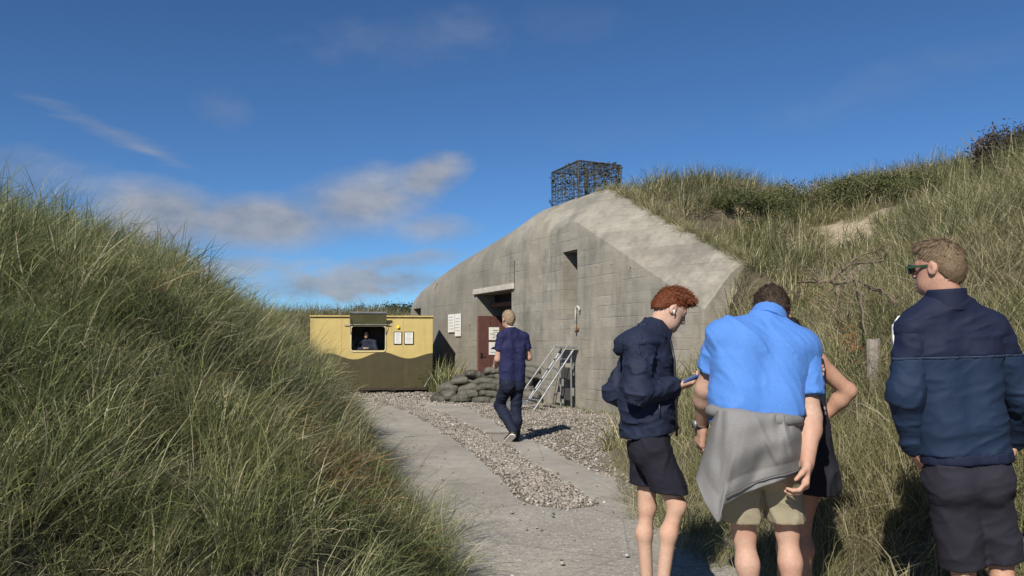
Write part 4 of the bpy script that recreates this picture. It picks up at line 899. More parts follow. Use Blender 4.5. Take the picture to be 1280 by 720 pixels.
def pbox(p):
    if p[0] == 'cap': r = max(p[3], p[4]); return np.minimum(p[1], p[2]) - r, np.maximum(p[1], p[2]) + r
    r = np.linalg.norm(p[2]) if p[0] == 'box' else p[2].max(); return p[1] - r, p[1] + r
def mesh_sdf(prims, h, cuts=(), disp=None, pad=.03):
    bs = [pbox(p) for p in prims if not psub(p)]; lo = np.min([b[0] for b in bs], 0) - pad; hi = np.max([b[1] for b in bs], 0) + pad
    B = 6; nb = np.ceil((hi - lo) / (h * B)).astype(int); dim = nb * B
    ci = np.stack(np.meshgrid(*[np.arange(n) for n in nb], indexing='ij'), -1).reshape(-1, 3); cc = lo + (ci + .5) * B * h - h / 2
    dc = sdf(prims, cc, cuts); R = h * B * .87 + .035; act = np.abs(dc) < R
    Vv = np.repeat(np.repeat(np.repeat(np.where(dc < 0, -1.0, 1.0).reshape(nb), B, 0), B, 1), B, 2)
    loc = np.stack(np.meshgrid(*[np.arange(B)] * 3, indexing='ij'), -1).reshape(-1, 3)
    A = ci[act]; C = cc[act]; PT = lo + (A[:, None] * B + loc[None]) * h
    d = np.full(PT.shape[:2], 9.0)
    for p in prims:
        sel = pd(p, C) < R + .06 if True else slice(None)
        e = pd(p, PT[sel]); k = pk(p); d[sel] = -smin(-d[sel], e, k) if psub(p) else smin(d[sel], e, k)
    if disp is not None: d = d + disp(PT)
    for c, n in cuts: d = np.maximum(d, (PT - c) @ unit(n))
    g = A[:, None] * B + loc[None]; Vv[g[..., 0], g[..., 1], g[..., 2]] = d
    S = Vv < 0; s = S[:-1, :-1, :-1].astype(np.int8)
    tot = sum(S[i:dim[0] - 1 + i, j:dim[1] - 1 + j, k:dim[2] - 1 + k].astype(np.int8) for i in (0, 1) for j in (0, 1) for k in (0, 1))
    cells = np.argwhere((tot > 0) & (tot < 8)); idx = np.full(dim - 1, -1, np.int64); idx[tuple(cells.T)] = np.arange(len(cells))
    corner = {(i, j, k): Vv[cells[:, 0] + i, cells[:, 1] + j, cells[:, 2] + k] for i in (0, 1) for j in (0, 1) for k in (0, 1)}
    acc = np.zeros((len(cells), 3)); cnt = np.zeros(len(cells))
    for a0 in corner:
        for ax_ in range(3):
            if a0[ax_]: continue
            b0 = list(a0); b0[ax_] = 1; va, vb = corner[a0], corner[tuple(b0)]; x = (va < 0) != (vb < 0); t = np.where(x, va / np.where(x, va - vb, 1), 0)
            pos = np.tile(np.array(a0, float), (len(cells), 1)); pos[:, ax_] = t; acc[x] += pos[x]; cnt[x] += 1
    verts = lo + (cells + acc / cnt[:, None]) * h; faces = []
    for ax_ in range(3):
        u, v_ = [q for q in range(3) if q != ax_]; sl0 = [slice(1, -1)] * 3; sl1 = [slice(1, -1)] * 3; sl0[ax_] = slice(0, dim[ax_] - 1); sl1[ax_] = slice(1, dim[ax_])
        a, b = S[tuple(sl0)], S[tuple(sl1)]; e = np.argwhere(a != b); off = np.ones(3, int); off[ax_] = 0; e = e + off
        fl = S[tuple(e.T)]
        def cid(du, dv): q = e.copy(); q[:, u] -= du; q[:, v_] -= dv; return idx[tuple(q.T)]
        quad = np.stack([cid(0, 0), cid(1, 0), cid(1, 1), cid(0, 1)], -1); flip = fl if ax_ == 1 else ~fl
        quad[flip] = quad[flip][:, ::-1]; faces.append(quad[(quad >= 0).all(1)])
    faces = np.concatenate(faces)
    return verts, faces
def hand(w, d, n, l, curl=.5, S=1.0):
    """palm, four unequal bent fingers and a thumb leaving the side of the palm; d along the hand, n out of the palm, l towards the thumb"""
    d = unit(d); n = unit(n - d * np.dot(n, d)); l = unit(l - d * np.dot(l, d) - n * np.dot(l, n)); w = np.asarray(w, float); P = [rbox(w + d * .048 * S, (.039 * S, .047 * S, .0145 * S), [l, d, n], .012, .012)]
    P.append(cap(w - d * .02, w + d * .02, .026 * S, .028 * S, n, .72, .015))
    for k, Lf in enumerate((.076, .084, .078, .06)):
        b = w + d * (.088 - .004 * abs(k - 1)) * S + l * (.030 - .0195 * k) * S; a = 0.0; r = .0088 * S
        for j, fr in enumerate((.45, .32, .25)):
            a += curl * (.75, 1.0, .7)[j]; e = b + (d * math.cos(a) + n * math.sin(a)) * Lf * fr * S; P.append(cap(b, e, r, r * .92, k=.006)); b = e; r *= .92
    b = w + d * .025 * S + l * .03 * S; m_ = b + unit(d * .75 + l * .6 + n * .35) * .04 * S; P += [cap(b, m_, .0125 * S, .0105 * S, k=.012), cap(m_, m_ + unit(d * .9 + l * .05 + n * (.3 + curl * .4)) * .034 * S, .0105 * S, .008 * S, k=.006)]
    return P
def head_frame(fh, uh): fh = unit(fh); uh = unit(uh - fh * np.dot(uh, fh)); return np.array([np.cross(fh, uh), fh, uh])
def head_prims(c, ax, S=1.0):
    T = lambda x, y, z: c + (np.array((x, y, z)) * S) @ ax
    P = [ell(T(0, -.012, .03), np.array((.074, .094, .088)) * S, ax, .02), ell(T(0, .03, -.03), np.array((.058, .062, .086)) * S, ax, .03), ell(T(0, .042, -.075), np.array((.044, .046, .040)) * S, ax, .03), ell(T(0, .079, -.098), np.array((.018, .016, .016)) * S, ax, .02),
         cap(T(-.028, .076, .02), T(.028, .076, .02), .014 * S, k=.016), cap(T(0, .088, .008), T(0, .108, -.028), .0085 * S, .0115 * S, k=.012), ell(T(.010, .097, -.036), np.array((.0085, .010, .008)) * S, ax, .008), ell(T(-.010, .097, -.036), np.array((.0085, .010, .008)) * S, ax, .008),
         cap(T(-.017, .087, -.058), T(.017, .087, -.058), .0065 * S, k=.008), cap(T(-.014, .086, -.068), T(.014, .086, -.068), .0072 * S, k=.008)]
    for s in (-1, 1): P += [ell(T(.03 * s, .096, .0), np.array((.015, .012, .010)) * S, ax, .012, True), ell(T(.03 * s, .079, -.001), np.array((.012, .011, .010)) * S, ax, .004), ell(T(.076 * s, -.004, -.008), np.array((.010, .021, .032)) * S, ax, .008), ell(T(.083 * s, .004, -.008), np.array((.006, .010, .016)) * S, ax, .006, True)]
    return P
SKIN = {}
def mk_skin(name, c, red=.06):
    m = Mat(name, .6); n = m.noise(7, 5, .65); f = m.noise(70, 4, .65); v = m.noise(22, 4, .6); c = np.array(c)
    b = m.ramp(f, (.3, tuple(c * .86)), (.7, tuple(c * 1.08))); b = m.mix(m.math('MULTIPLY', m.ramp(n, (.42, 0), (.66, 1)), .6), b, tuple(c * np.array((1.0, .76, .70))))
    b = m.mix(m.math('MULTIPLY', m.ramp(v, (.56, 0), (.72, 1)), .35), b, tuple(c * np.array((.78, .72, .72)))); m.col(b)
    m.b.inputs['Subsurface Weight'].default_value = .04; m.b.inputs['Subsurface Radius'].default_value = (.008, .003, .002); m.b.inputs['Specular IOR Level'].default_value = .3
    m.bump(m.noise(240, 3), .25, .002, m.bump(v, .15, .006)); return m.m
def mk_cloth(name, c, rough=.85, weave=900, var=.1, sheen=.0):
    m = Mat(name, rough); n = m.noise(5, 4); c = np.array(c); f = m.noise(260, 2)
    m.col(m.mix(.35, m.ramp(n, (.3, tuple(c * (1 - var))), (.7, tuple(c * (1 + var)))), m.mix(1, tuple(c), m.ramp(f, (.3, .6), (.7, 1.25)), 'MULTIPLY')))
    m.b.inputs['Sheen Weight'].default_value = sheen; m.b.inputs['Specular IOR Level'].default_value = .25
    w = m.N('ShaderNodeTexWave'); w.inputs['Scale'].default_value = weave / 6; w.inputs['Distortion'].default_value = 2; m.L(m.coord(), w.inputs['Vector']); m.bump(w.outputs['Fac'], .08, .002, m.bump(m.noise(24, 4), .25, .006)); return m.m
def wrinkle(amp, sc, seed, ax=None, freq=(1, 1, 1)):
    fr = np.array(freq) * sc; M_ = np.eye(3) if ax is None else np.asarray(ax, float)
    def f(P):
        Q = (P @ M_.T) * fr; Q = Q + .7 * vnoise(Q * .6, seed + 9)[..., None]; n = vnoise(Q, seed); m = vnoise(Q * 2.2 + 3, seed + 5)
        r1 = (1 - np.abs(n)) ** 3.5; r2 = (1 - np.abs(m)) ** 3.5
        return -amp * (1.25 * (r1 - .3) + .55 * (r2 - .3))
    return f
def part(name, prims, h, mat, parent, cuts=(), disp=None):
    v, f = mesh_sdf(prims, h, cuts, disp); return mobj(name, v, f, mat, parent, True)
def add_hair(name, prims, h, mat, parent, cuts, ax, c, n, L, comb, wid=.0016, seed=1, lift=.35, curl=.25, disp=None, side_short=False):
    v, f = mesh_sdf(prims, h, cuts, disp or wrinkle(.006, 60, seed)); r = np.random.default_rng(seed)
    e1 = v[f[:, 1]] - v[f[:, 0]]; e2 = v[f[:, 3]] - v[f[:, 0]]; fn = np.cross(e1, e2); fn /= np.maximum(1e-9, np.linalg.norm(fn, axis=1))[:, None]; fc = v[f].mean(1)
    out = ((fc - c) * fn).sum(1); good = np.where(out > .02)[0]; k = r.choice(good, n); nv = []; nf = []; b0 = len(v)
    for i in k:
        p = fc[i] + r.normal(0, .003, 3) - fn[i] * .004; nn = fn[i]; d = comb(fc[i]) if callable(comb) else comb; d = d - nn * np.dot(d, nn); d = unit(d + r.normal(0, curl, 3)); Ln = L * r.uniform(.5, 1.3) * (1.0 if not side_short else float(np.interp((fc[i] - c) @ ax[2], [-.02, .045, .085], [.2, .45, 1.25]))); s = unit(np.cross(d, nn)) * wid
        q1 = p + (d * .8 + nn * lift * 1.2) * Ln * .5; q2 = q1 + (d - nn * .1) * Ln * .5; b = b0 + len(nv)
        nv += [p - s, p + s, q1 - s * .8, q1 + s * .8, q2]; nf += [[b, b + 1, b + 3, b + 2], [b + 2, b + 3, b + 4]]
    o = mobj(name, np.concatenate([v, np.array(nv)]), f.tolist() + nf, mat, parent, True)
    o.data.attributes.new('strand', 'FLOAT', 'POINT').data.foreach_set('value', np.concatenate([np.full(len(v), .0), np.repeat(r.uniform(0, 1, n), 5)]).astype(np.float32)); return o
def mk_hair(name, c, c2):
    m = Mat(name, .6); n = m.noise(420, 3, .6); s = m.attr('strand'); c, c2 = np.array(c), np.array(c2)
    m.col(m.mix(.5, m.ramp(n, (.3, tuple(c)), (.7, tuple(c * .45 + c2 * .55))), m.ramp(s, (0, tuple(c)), (1, tuple(c2))))); m.b.inputs['Specular IOR Level'].default_value = .2; m.bump(n, .3, .002); return m.m
def hair_prims(c, ax, S=1.0, infl=0.0, top=()):
    T = lambda x, y, z: c + (np.array((x, y, z)) * S) @ ax
    return [ell(T(0, -.014, .034), (np.array((.080, .101, .093)) + infl) * S, ax, .02), ell(T(0, -.055, -.02), (np.array((.066, .058, .07)) + infl * .5) * S, ax, .03)] + list(top)
def hair_cut(c, ax, S=1.0, p=(0, .066, .066), n=(0, .74, -.67)): return (c + (np.array(p) * S) @ ax, np.array(n) @ ax)
def eyes(c, ax, S, root, browm):
    for s in (-1, 1):
        e = c + (np.array((.031 * s, .082, -.001)) * S) @ ax; v, f = mesh_sdf([ell(e, np.array((.0115, .0095, .0055)) * S, ax)], .0028, pad=.006); mobj('eye', v, f, MT['eye'], root, True)
        b = [c + (np.array((x * s, y, z)) * S) @ ax for x, y, z in ((.014, .091, .019), (.03, .088, .023), (.046, .076, .018))]; MB().tube(b, [.003, .0035, .002], 5).build('eyebrow', browm, root, True)
MT['eye'] = simple('eye', (.10, .085, .07), .15, .3, 200)
MT['shoe_black'] = simple('black_shoe', (.02, .02, .024), .55, .2); MT['sole'] = simple('white_sole', (.7, .68, .63), .6, .08); MT['shoe_grey'] = simple('grey_shoe', (.16, .16, .17), .7, .2)
def leg_prims(hip, knee, ank, f, S=1.0, th=.072, ca=.043):
    f = unit(f); mid = knee + (ank - knee) * .3 - f * .016 * S
    return [cap(hip, knee, th * S, .045 * S, k=.03), cap(knee + f * .006, mid, .040 * S, ca * S, k=.03), cap(mid, ank, ca * S * .98, .030 * S, k=.03), ell(knee + f * .018 * S, np.array((.026, .026, .036)) * S, k=.03)]
def foot_prims(ank, d, S=1.0, up=None):
    d = unit(d); up = V(0, 0, 1) if up is None else unit(up); lat = np.cross(d, up); b = ank - up * .045 * S
    return [cap(ank, b - d * .03 * S, .036 * S, .034 * S, k=.03), cap(b - d * .03 * S, b + d * .13 * S - up * .006, .034 * S, .034 * S, up, .85, .03), cap(b + d * .10 * S + lat * .012 - up * .012, b + d * .165 * S - up * .018, .036 * S, .026 * S, up, .7, .03)]
def shoe(root, ank, d, S, mat, sole, name='shoe', up=None):
    d = unit(d); up = V(0, 0, 1) if up is None else unit(up); lat = np.cross(d, up); b = ank - up * .05 * S
    P = [cap(ank - up * .0, b - d * .03, .046 * S, .043 * S, k=.03), cap(b - d * .035, b + d * .13, .043 * S, .041 * S, up, .85, .03), cap(b + d * .1 - up * .01, b + d * .175 - up * .016, .046 * S, .034 * S, up, .7, .03)]
    top = (ank + up * .02, up); bot = (ank - up * .078 * S, -up)
    s = part(name, P, .007, mat, root, [top, bot]); Q = [cap(b - d * .04 - up * .03, b + d * .17 - up * .03, .043 * S, .042 * S, up, .6, .02)]
    part('sole', Q, .007, sole, s, [(ank - up * .066 * S, up), (ank - up * .084 * S, -up)])
def torso(J, f, S, wide=1.0, deep=1.0, infl=0.0, k=.04):
    f = unit(f); pel, ch, nk = J['pel'], J['chest'], J['neck']; lat = unit(J['shR'] - J['shL']); up = unit(nk - ch); P = []; waist = (pel + ch) / 2
    for s in (-1, 1):
        P.append(cap(pel + lat * s * .060 * S * wide + V(0, 0, .03), waist + lat * s * .058 * S * wide, (.092 * deep * S) + infl, (.088 * deep * S) + infl, f, .95, k))
        P.append(cap(waist + lat * s * .058 * S * wide, ch + lat * s * .072 * S * wide + up * .05 * S, (.088 * deep * S) + infl, (.094 * deep * S) + infl, f, .95, k))
    P += [cap(J['shL'] - up * .012 + lat * .02, J['shR'] - up * .012 - lat * .02, .052 * S + infl, None, f, .95, k)]
    for s in (-1, 1): P.append(cap(ch + lat * s * .06 * S + up * .07, nk - up * .06 * S + lat * s * .03, .088 * S * deep + infl, .05 * S + infl, f, .85, k))
    for s in ('shL', 'shR'): P.append(cap(nk - up * .015 * S, J[s] + up * .005, .04 * S + infl, .045 * S + infl, k=k))
    return P
def sleeve(parent, name, sh, el_, wr, r, mat, h=.0072, cuts=(), disp=None, k=.03):
    """a sleeve as its own mesh so that a crease shows where it meets the trunk"""
    P = [cap(sh, el_, r[0], r[1], k=k)] + ([cap(el_, wr, r[1], r[2], k=k)] if wr is not None else [])
    return part(name, P, h, mat, parent, cuts, disp)
def arm_prims(sh, el, wr, S=1.0, r=1.0):
    mid = el + (wr - el) * .28
    return [cap(sh, el, .052 * S * r, .042 * S * r, k=.03), cap(el, mid, .040 * S * r, .043 * S * r, k=.03), cap(mid, wr, .043 * S * r, .027 * S * r, k=.03)]
def pelvis_prims(J, f, S, infl=0.0): return [cap(J['hipL'] + V(0, 0, .03), J['hipR'] + V(0, 0, .03), .088 * S + infl, None, k=.035), ell(J['hipL'] - unit(f) * .03 * S + V(0, 0, -.01), np.array((.082, .085, .09)) * S + infl, k=.03), ell(J['hipR'] - unit(f) * .03 * S + V(0, 0, -.01), np.array((.082, .085, .09)) * S + infl, k=.03)]
def body_of(J, f, ax, S, hands=(), wide=1.0, deep=1.0, feet=None, hS=1.0):
    P = torso(J, f, S * .97, wide, deep) + [cap(J['hipL'] + V(0, 0, .03), J['hipR'] + V(0, 0, .03), .070 * S, k=.03)]
    P += [cap(J['neck'] - V(0, 0, .03), J['head'] + (np.array((0, -.022, -.055)) * hS) @ ax, .058 * S, .053 * S, k=.03)]
    for s in 'LR':
        P += arm_prims(J['sh' + s], J['el' + s], J['wr' + s], S) + leg_prims(J['hip' + s], J['knee' + s], J['ank' + s], f, S)
        if feet: P += foot_prims(J['ank' + s], feet[0] if s == 'L' else feet[1], S)
    for h in hands: P += h
    return P + head_prims(J['head'], ax, hS)
def joints(Y, spec): return {k: W(v[0], v[1], Y + (v[2] if len(v) > 2 else 0)) for k, v in spec.items()}

def build_boy():
    J = joints(3.75, dict(pel=(812, 556), chest=(808, 462), neck=(819, 412), head=(838, 386), shR=(800, 430, -.165), elR=(797, 489, -.21), wrR=(842, 484, -.12), shL=(805, 430, .165), elL=(770, 490, .2), wrL=(802, 520, .21),
        hipR=(815, 560, -.085), hipL=(810, 560, .085), kneeR=(845, 632, -.10), ankR=(826, 748, -.08), kneeL=(808, 634, .10), ankL=(810, 742, .12)))
    f = V(1, .08, 0); S = .93; ax = head_frame(V(.84, .08, -.52), V(.52, .05, .84)); hS = .82; root = thing('person', 'red haired teenager in navy hooded jacket and dark shorts looking at a phone', 'person', (J['pel'][0], 3.75, 0), 'visitors on the path')
    hd = unit(V(.93, .22, .18)); hR = hand(J['wrR'] + hd * .015, hd, V(-.1, .35, .93), V(.1, .93, -.3), .55, .92); hL = hand(J['wrL'], V(.5, .1, -.85), V(0, -1, 0), V(1, 0, 0), .4, .9)
    part('body', body_of(J, f, ax, S * .95, [hR, hL], feet=[V(1, .25, 0), V(1, -.1, 0)], hS=hS), .0062, MT['skin_fair'], root)
    eyes(J['head'], ax, hS, root, MT['hair_red'])
    T = lambda x, y, z: J['head'] + (np.array((x, y, z)) * hS) @ ax
    hp = hair_prims(J['head'], ax, hS, -.004, [ell(T(0, .03, .108), np.array((.045, .05, .024)), ax, .03), ell(T(0, .07, .095), np.array((.038, .022, .018)), ax, .025)])
    def comb(p): q = ax @ (p - J['head']); return (np.array((q[0] * 2, 1.0 if q[2] > .06 else .25, .25 if q[2] > .06 else -1.0))) @ ax
    add_hair('hair', hp, .0055, MT['hair_red'], root, [hair_cut(J['head'], ax, hS, (0, .085, .064), (0, .56, -.83))], ax, J['head'], 9000, .030, comb, .0013, 3, .30, .30, wrinkle(.004, 40, 3), True)
    MB().tube([T(.082, .004, -.016), T(.091, .008, -.02)], [.006, .005], 8).tube([T(.088, .008, -.018), T(.088, .012, -.034)], .0026, 6).build('earbud', MT['white'], root, True)
    # jacket with hood, loose round the body
    I = .024; tp = torso(J, f, S, 1.0, 1.06, I, .045)
    tp += [cap(W(811, 538, 3.75), W(808, 480, 3.75), .128, .122, k=.06)]
    cu = [(W(808, 542, 3.75), V(.16, 0, -1)), ]
    jw = wrinkle(.010, 9, 21, None, (1, 1, 1.9)); jk = part('jacket', tp, .0072, MT['jacket_navy'], root, cu, jw)
    for s, e in (('R', .95), ('L', .97)): sh, el_, wr = J['sh' + s], J['el' + s], J['wr' + s]; sleeve(jk, 'sleeve', sh + V(0, 0, -.01), el_, el_ + (wr - el_) * e, (.074, .062, .046), MT['jacket_navy'], .0068, (), wrinkle(.010, 13, 27, None, (1, 1, 1.6)))
    hood = [ell(W(795, 421, 3.75), np.array((.095, .125, .046)), head_frame(V(.80, 0, .6), V(-.6, 0, .8)), .03), ell(W(783, 431, 3.75), np.array((.045, .10, .045)), k=.04), cap(W(803, 409, 3.64), W(826, 420, 3.645), .024, .02, k=.03), cap(W(803, 409, 3.86), W(826, 420, 3.85), .024, .02, k=.03), ell(W(826, 400, 3.75), np.array((.085, .085, .06)), k=.02, sub=True)]
    part('hood', hood, .007, MT['jacket_navy'], root, (), wrinkle(.009, 15, 5))
    part('cuff', [cap(J['wrR'] - hd * .03, J['wrR'] - hd * .005, .044, .041)], .006, MT['jacket_navy'], root, [(J['wrR'] - hd * .002, hd), (J['wrR'] - hd * .05, -hd)])
    MB().tube([W(846, 545, 3.66), W(845, 500, 3.62), W(843, 450, 3.64), W(838, 425, 3.66)], .006, 5).build('zip', MT['zip'], root, True)
    MB().tube([W(824, 505, 3.565), W(825, 520, 3.563)], .004, 5).build('pocket_zip', MT['zip'], root, True)
    part('tee_hem', [cap(W(811, 545, 3.75), W(811, 540, 3.75), .118)], .008, MT['white'], root, [(W(811, 545.5, 3.75), V(.12, 0, -1))])
    sp = pelvis_prims(J, f, S * .86, .014); z = W(0, 610, 3.75)[2]
    for s in 'RL': kx = J['knee' + s]; hp_ = J['hip' + s]; sp += [cap(hp_, hp_ + (kx - hp_) * .85, .086, .080, k=.012)]
    sp += [cap(J['pel'] + V(0, 0, .08), J['pel'], .098, k=.03)]
    part('shorts', sp, .0075, MT['shorts_navy'], root, [(V(J['pel'][0], 0, z), V(-.05, 0, -1))], wrinkle(.006, 11, 31, None, (1, 1, 1.3)))
    for s, dd in (('R', V(1, -.1, 0)), ('L', V(1, .25, 0))): shoe(root, J['ank' + s] + V(0, 0, -.01), dd, .95, MT['shoe_grey'], MT['sole'])
    # the phone he holds
    pc = J['wrR'] + hd * .095 + V(.004, -.004, .027); pax = [unit(V(.90, .15, .40)), unit(V(-.15, .98, -.03)), None]; pax[2] = unit(np.cross(pax[0], pax[1])); pax[1] = np.cross(pax[2], pax[0])
    ph = thing('phone', 'slim phone held by the red haired teenager', 'phone', pc); MB().bbox(pc, (.068, .034, .0045), pax, .003).build('case', MT['phone_blue'], ph); MB().box(pc + pax[2] * .0056, (.062, .031, .0008), pax).build('screen', MT['screen'], ph)
MT['skin_fair'] = mk_skin('skin_fair', (.50, .335, .25)); MT['skin_tan'] = mk_skin('skin_tan', (.45, .265, .19)); MT['skin_mid'] = mk_skin('skin_mid', (.46, .30, .225))
MT['hair_red'] = mk_hair('red_hair', (.09, .024, .009), (.24, .078, .03)); MT['hair_brown'] = mk_hair('short_brown_hair', (.035, .024, .017), (.085, .06, .042)); MT['hair_blond'] = mk_hair('dark_blond_hair', (.11, .075, .045), (.32, .235, .15)); MT['hair_fair'] = mk_hair('pale_hair', (.24, .175, .11), (.44, .34, .22)); MT['hair_dark'] = mk_hair('dark_hair', (.012, .01, .008), (.035, .026, .02))
MT['jacket_navy'] = mk_cloth('navy_shell', (.014, .020, .044), .75, var=.12); MT['shorts_navy'] = mk_cloth('dark_navy_cotton', (.013, .013, .022), .85); MT['zip'] = simple('zip', (.03, .032, .04), .4, metal=.3)
MT['phone_blue'] = simple('phone_case', (.02, .05, .16), .3); MT['screen'] = simple('phone_screen', (.02, .06, .2), .1)
build_boy()

def build_blue_man():
    J = joints(3.3, dict(pel=(943, 556), chest=(947, 455, .07), neck=(960, 402, .17), head=(965, 391, .27), shL=(905, 420, .10), shR=(1002, 434, .10), elL=(882, 486, .20), wrL=(877, 532, .36), elR=(1013, 522, .03), wrR=(1009, 578, -.10),
        hipL=(920, 577), hipR=(970, 577), kneeL=(930, 667, .05), ankL=(942, 790, .02), kneeR=(984, 663, .05), ankR=(994, 792, .02)))
    f = V(.16, .98, 0); S = 1.06; ax = head_frame(V(.22, .78, -.58), V(.1, .55, .8)); root = thing('person', 'man in bright blue polo shirt with grey sweatshirt tied round his waist', 'person', (J['pel'][0], 3.3, 0), 'visitors on the path')
    hL = hand(J['wrL'], V(-.05, .25, -.95), V(.75, .1, .1), V(.2, 1, .2), .45, 1.05); hR = hand(J['wrR'], V(-.22, -.30, -.9), V(-.85, .35, .1), V(.25, -.9, .1), .75, 1.1)
    part('body', body_of(J, f, ax, S, [hL, hR], wide=1.05, deep=1.05, feet=[V(-.1, 1, 0), V(.25, 1, 0)], hS=1.0), .0066, MT['skin_mid'], root)
    eyes(J['head'], ax, 1.0, root, MT['hair_brown'])
    def comb(p): q = ax @ (p - J['head']); return np.array((q[0], -.3, -1.0)) @ ax
    add_hair('hair', hair_prims(J['head'], ax, 1.0, -.001), .006, MT['hair_brown'], root, [hair_cut(J['head'], ax, 1, (0, .06, .07), (0, .66, -.75))], ax, J['head'], 6000, .012, comb, .0013, 8, .4, .45)
    I = .02; tp = torso(J, f, S, 1.1, 1.1, I, .045)
    for s, e in (('L', .62), ('R', .68)): sh, el_ = J['sh' + s], J['el' + s]; d = unit(el_ - sh); pass
    # sleeve hems: cut the sleeves square to the arm with separate parts, body hem hidden by the sweatshirt
    body_p = tp; zc = W(940, 524, 3.3)[2]
    shirt_cuts = [(V(J['pel'][0], 3.3, zc), V(.09, 0, -1))]
    wr_ = wrinkle(.0085, 8, 41, [unit(V(1, 0, .8)), V(0, 1, 0), unit(V(-.8, 0, 1))], (1.9, 1, .5))
    sh = part('polo_shirt', body_p + [cap(J['sh' + s], J['sh' + s] + (J['el' + s] - J['sh' + s]) * .25, .066, .062, k=.04) for s in 'LR'], .0075, MT['polo_blue'], root, shirt_cuts, wr_)
    for s, e in (('L', .64), ('R', .70)):
        a, b = J['sh' + s], J['el' + s]; d = unit(b - a); end = a + (b - a) * e
        part('sleeve', [cap(a, end + d * .05, .070, .074)], .0075, MT['polo_blue'], sh, [(end, d)], wrinkle(.007, 13, 44))
        part('sleeve_hem', [cap(end - d * .02, end + d * .03, .0755, .0755)], .007, MT['polo_hem'], sh, [(end + d * .002, d), (end - d * .02, -d)], wrinkle(.007, 13, 44))
    nk = J['neck'] + V(.0, .0, .012); cax = unit(J['head'] - J['neck'] + V(0, -.02, .05))
    part('collar', [cap(nk - cax * .03, nk + cax * .032, .086, .078), ], .0055, MT['polo_blue'], sh, [(nk + cax * .034, cax), (nk - cax * .03, -cax)])
    # khaki shorts
    sp = pelvis_prims(J, f, S * .92, .014)
    for s in 'LR': kx = J['knee' + s]; hp_ = J['hip' + s]; sp += [cap(hp_, hp_ + (kx - hp_) * .9, .092, .084, k=.015)]
    part('shorts', sp, .0075, MT['khaki'], root, [(W(945, 654, 3.3), V(0, 0, -1))], wrinkle(.009, 10, 51, None, (1, 1, .6)))
    for s, dd in (('L', V(-.1, 1, 0)), ('R', V(.25, 1, 0))): shoe(root, J['ank' + s] + V(0, 0, -.0), dd, 1.08, MT['shoe_grey'], MT['sole'])
    wd = unit(J['wrL'] - J['elL']); wp = J['wrL'] - wd * .012
    wt = part('wristwatch', [cap(wp - wd * .02, wp + wd * .02, .034)], .005, MT['black'], root, [(wp + wd * .011, wd), (wp - wd * .011, -wd)]); MB().tube([wp - EX * 0 + V(-.034, -.01, 0), wp + V(-.042, -.013, 0)], .019, 12).build('dial', MT['metal'], wt, True)
    # sweatshirt tied by its sleeves: a draped sheet hanging off the hips
    nS, nT = 81, 44; top = np.array([(0, 891, 513), (.15, 905, 512), (.5, 945, 514), (.85, 982, 519), (1, 1000, 523)]); bot = np.array([(0, 868, 597), (.07, 880, 628), (.14, 897, 656), (.2, 905, 633), (.35, 930, 618), (.6, 958, 607), (.85, 988, 597), (1, 1012, 586)])
    vv = []
    for i in range(nS):
        s = i / (nS - 1); tx, ty = np.interp(s, top[:, 0], top[:, 1]), np.interp(s, top[:, 0], top[:, 2]); bx, by = np.interp(s, bot[:, 0], bot[:, 1]), np.interp(s, bot[:, 0], bot[:, 2])
        for j in range(nT):
            t = j / (nT - 1); arc = max(0, 1 - abs(2 * s - 1) ** 3.4) ** .5; px = tx + (bx - tx) * t ** (1.0 + .25 * (1 - s)); py = ty + (by - ty) * t
            dep = 3.3 + .02 - arc * (.185 + .045 * math.sin(math.pi * min(1, t * 1.3))) - .03 * t * (1 - s) + .014 * math.sin(s * 11 + t * 3) * (.3 + t) + .007 * math.sin(s * 21 + 2.5 * math.sin(s * 5) - t * 7) * t + .008 * math.sin(t * 16 + s * 6) * (1 - t)
            dep += .007 * math.sin(s * 31 + 5 * math.sin(s * 7) + 2 * math.sin(t * 2.2)) * math.exp(-t * 4.0) - .014 * max(0, 1 - abs((s - .55) - .35 * (t - .2)) / .05) * (t * (1 - t) * 3) - .012 * max(0, 1 - abs((s - .3) + .15 * (t - .2)) / .045) * t - .012 * max(0, 1 - abs((s - .82) - .1 * t) / .04)
            dep += .012 * float(vnoise(np.array([s * 7.0, t * 4.0 + s * 3, 1.3]), 3)) * (.3 + t); vv.append(W(px, py, dep))
    ff = [(i * nT + j, (i + 1) * nT + j, (i + 1) * nT + j + 1, i * nT + j + 1) for i in range(nS - 1) for j in range(nT - 1)]
    sw = mobj('tied_sweatshirt', vv, ff, MT['sweat'], root, True); md = sw.modifiers.new('thick', 'SOLIDIFY'); md.thickness = .012; md.offset = 1; sub = sw.modifiers.new('smooth', 'SUBSURF'); sub.levels = 1; sub.render_levels = 1
    ring = [V(*(W(942, 519, 3.3) + V(.176 * math.cos(a), .150 * math.sin(a), .018 * math.cos(a) * -1))) for a in np.linspace(0, 2 * math.pi, 25)]
    MB().tube(ring, [.026 + .004 * math.sin(i * 1.7) for i in range(25)], 9, False).build('waist_roll', MT['sweat'], sw, True)
    seam = [vv[i * nT + int(nT * (.88 if 5 < i else .9))] + V(0, -.014, 0) for i in range(16, nS - 5)]
    MB().tube(seam, .0028, 5).build('hem_seam', MT['sweat_dark'], sw, True)
    kn = W(950, 530, 3.3) + V(0, .19, 0); part('sleeve_knot', [ell(kn, (.05, .035, .045)), cap(kn, kn + V(-.06, .03, -.25), .035, .03), cap(kn, kn + V(.07, .03, -.22), .035, .03)], .009, MT['sweat'], sw)
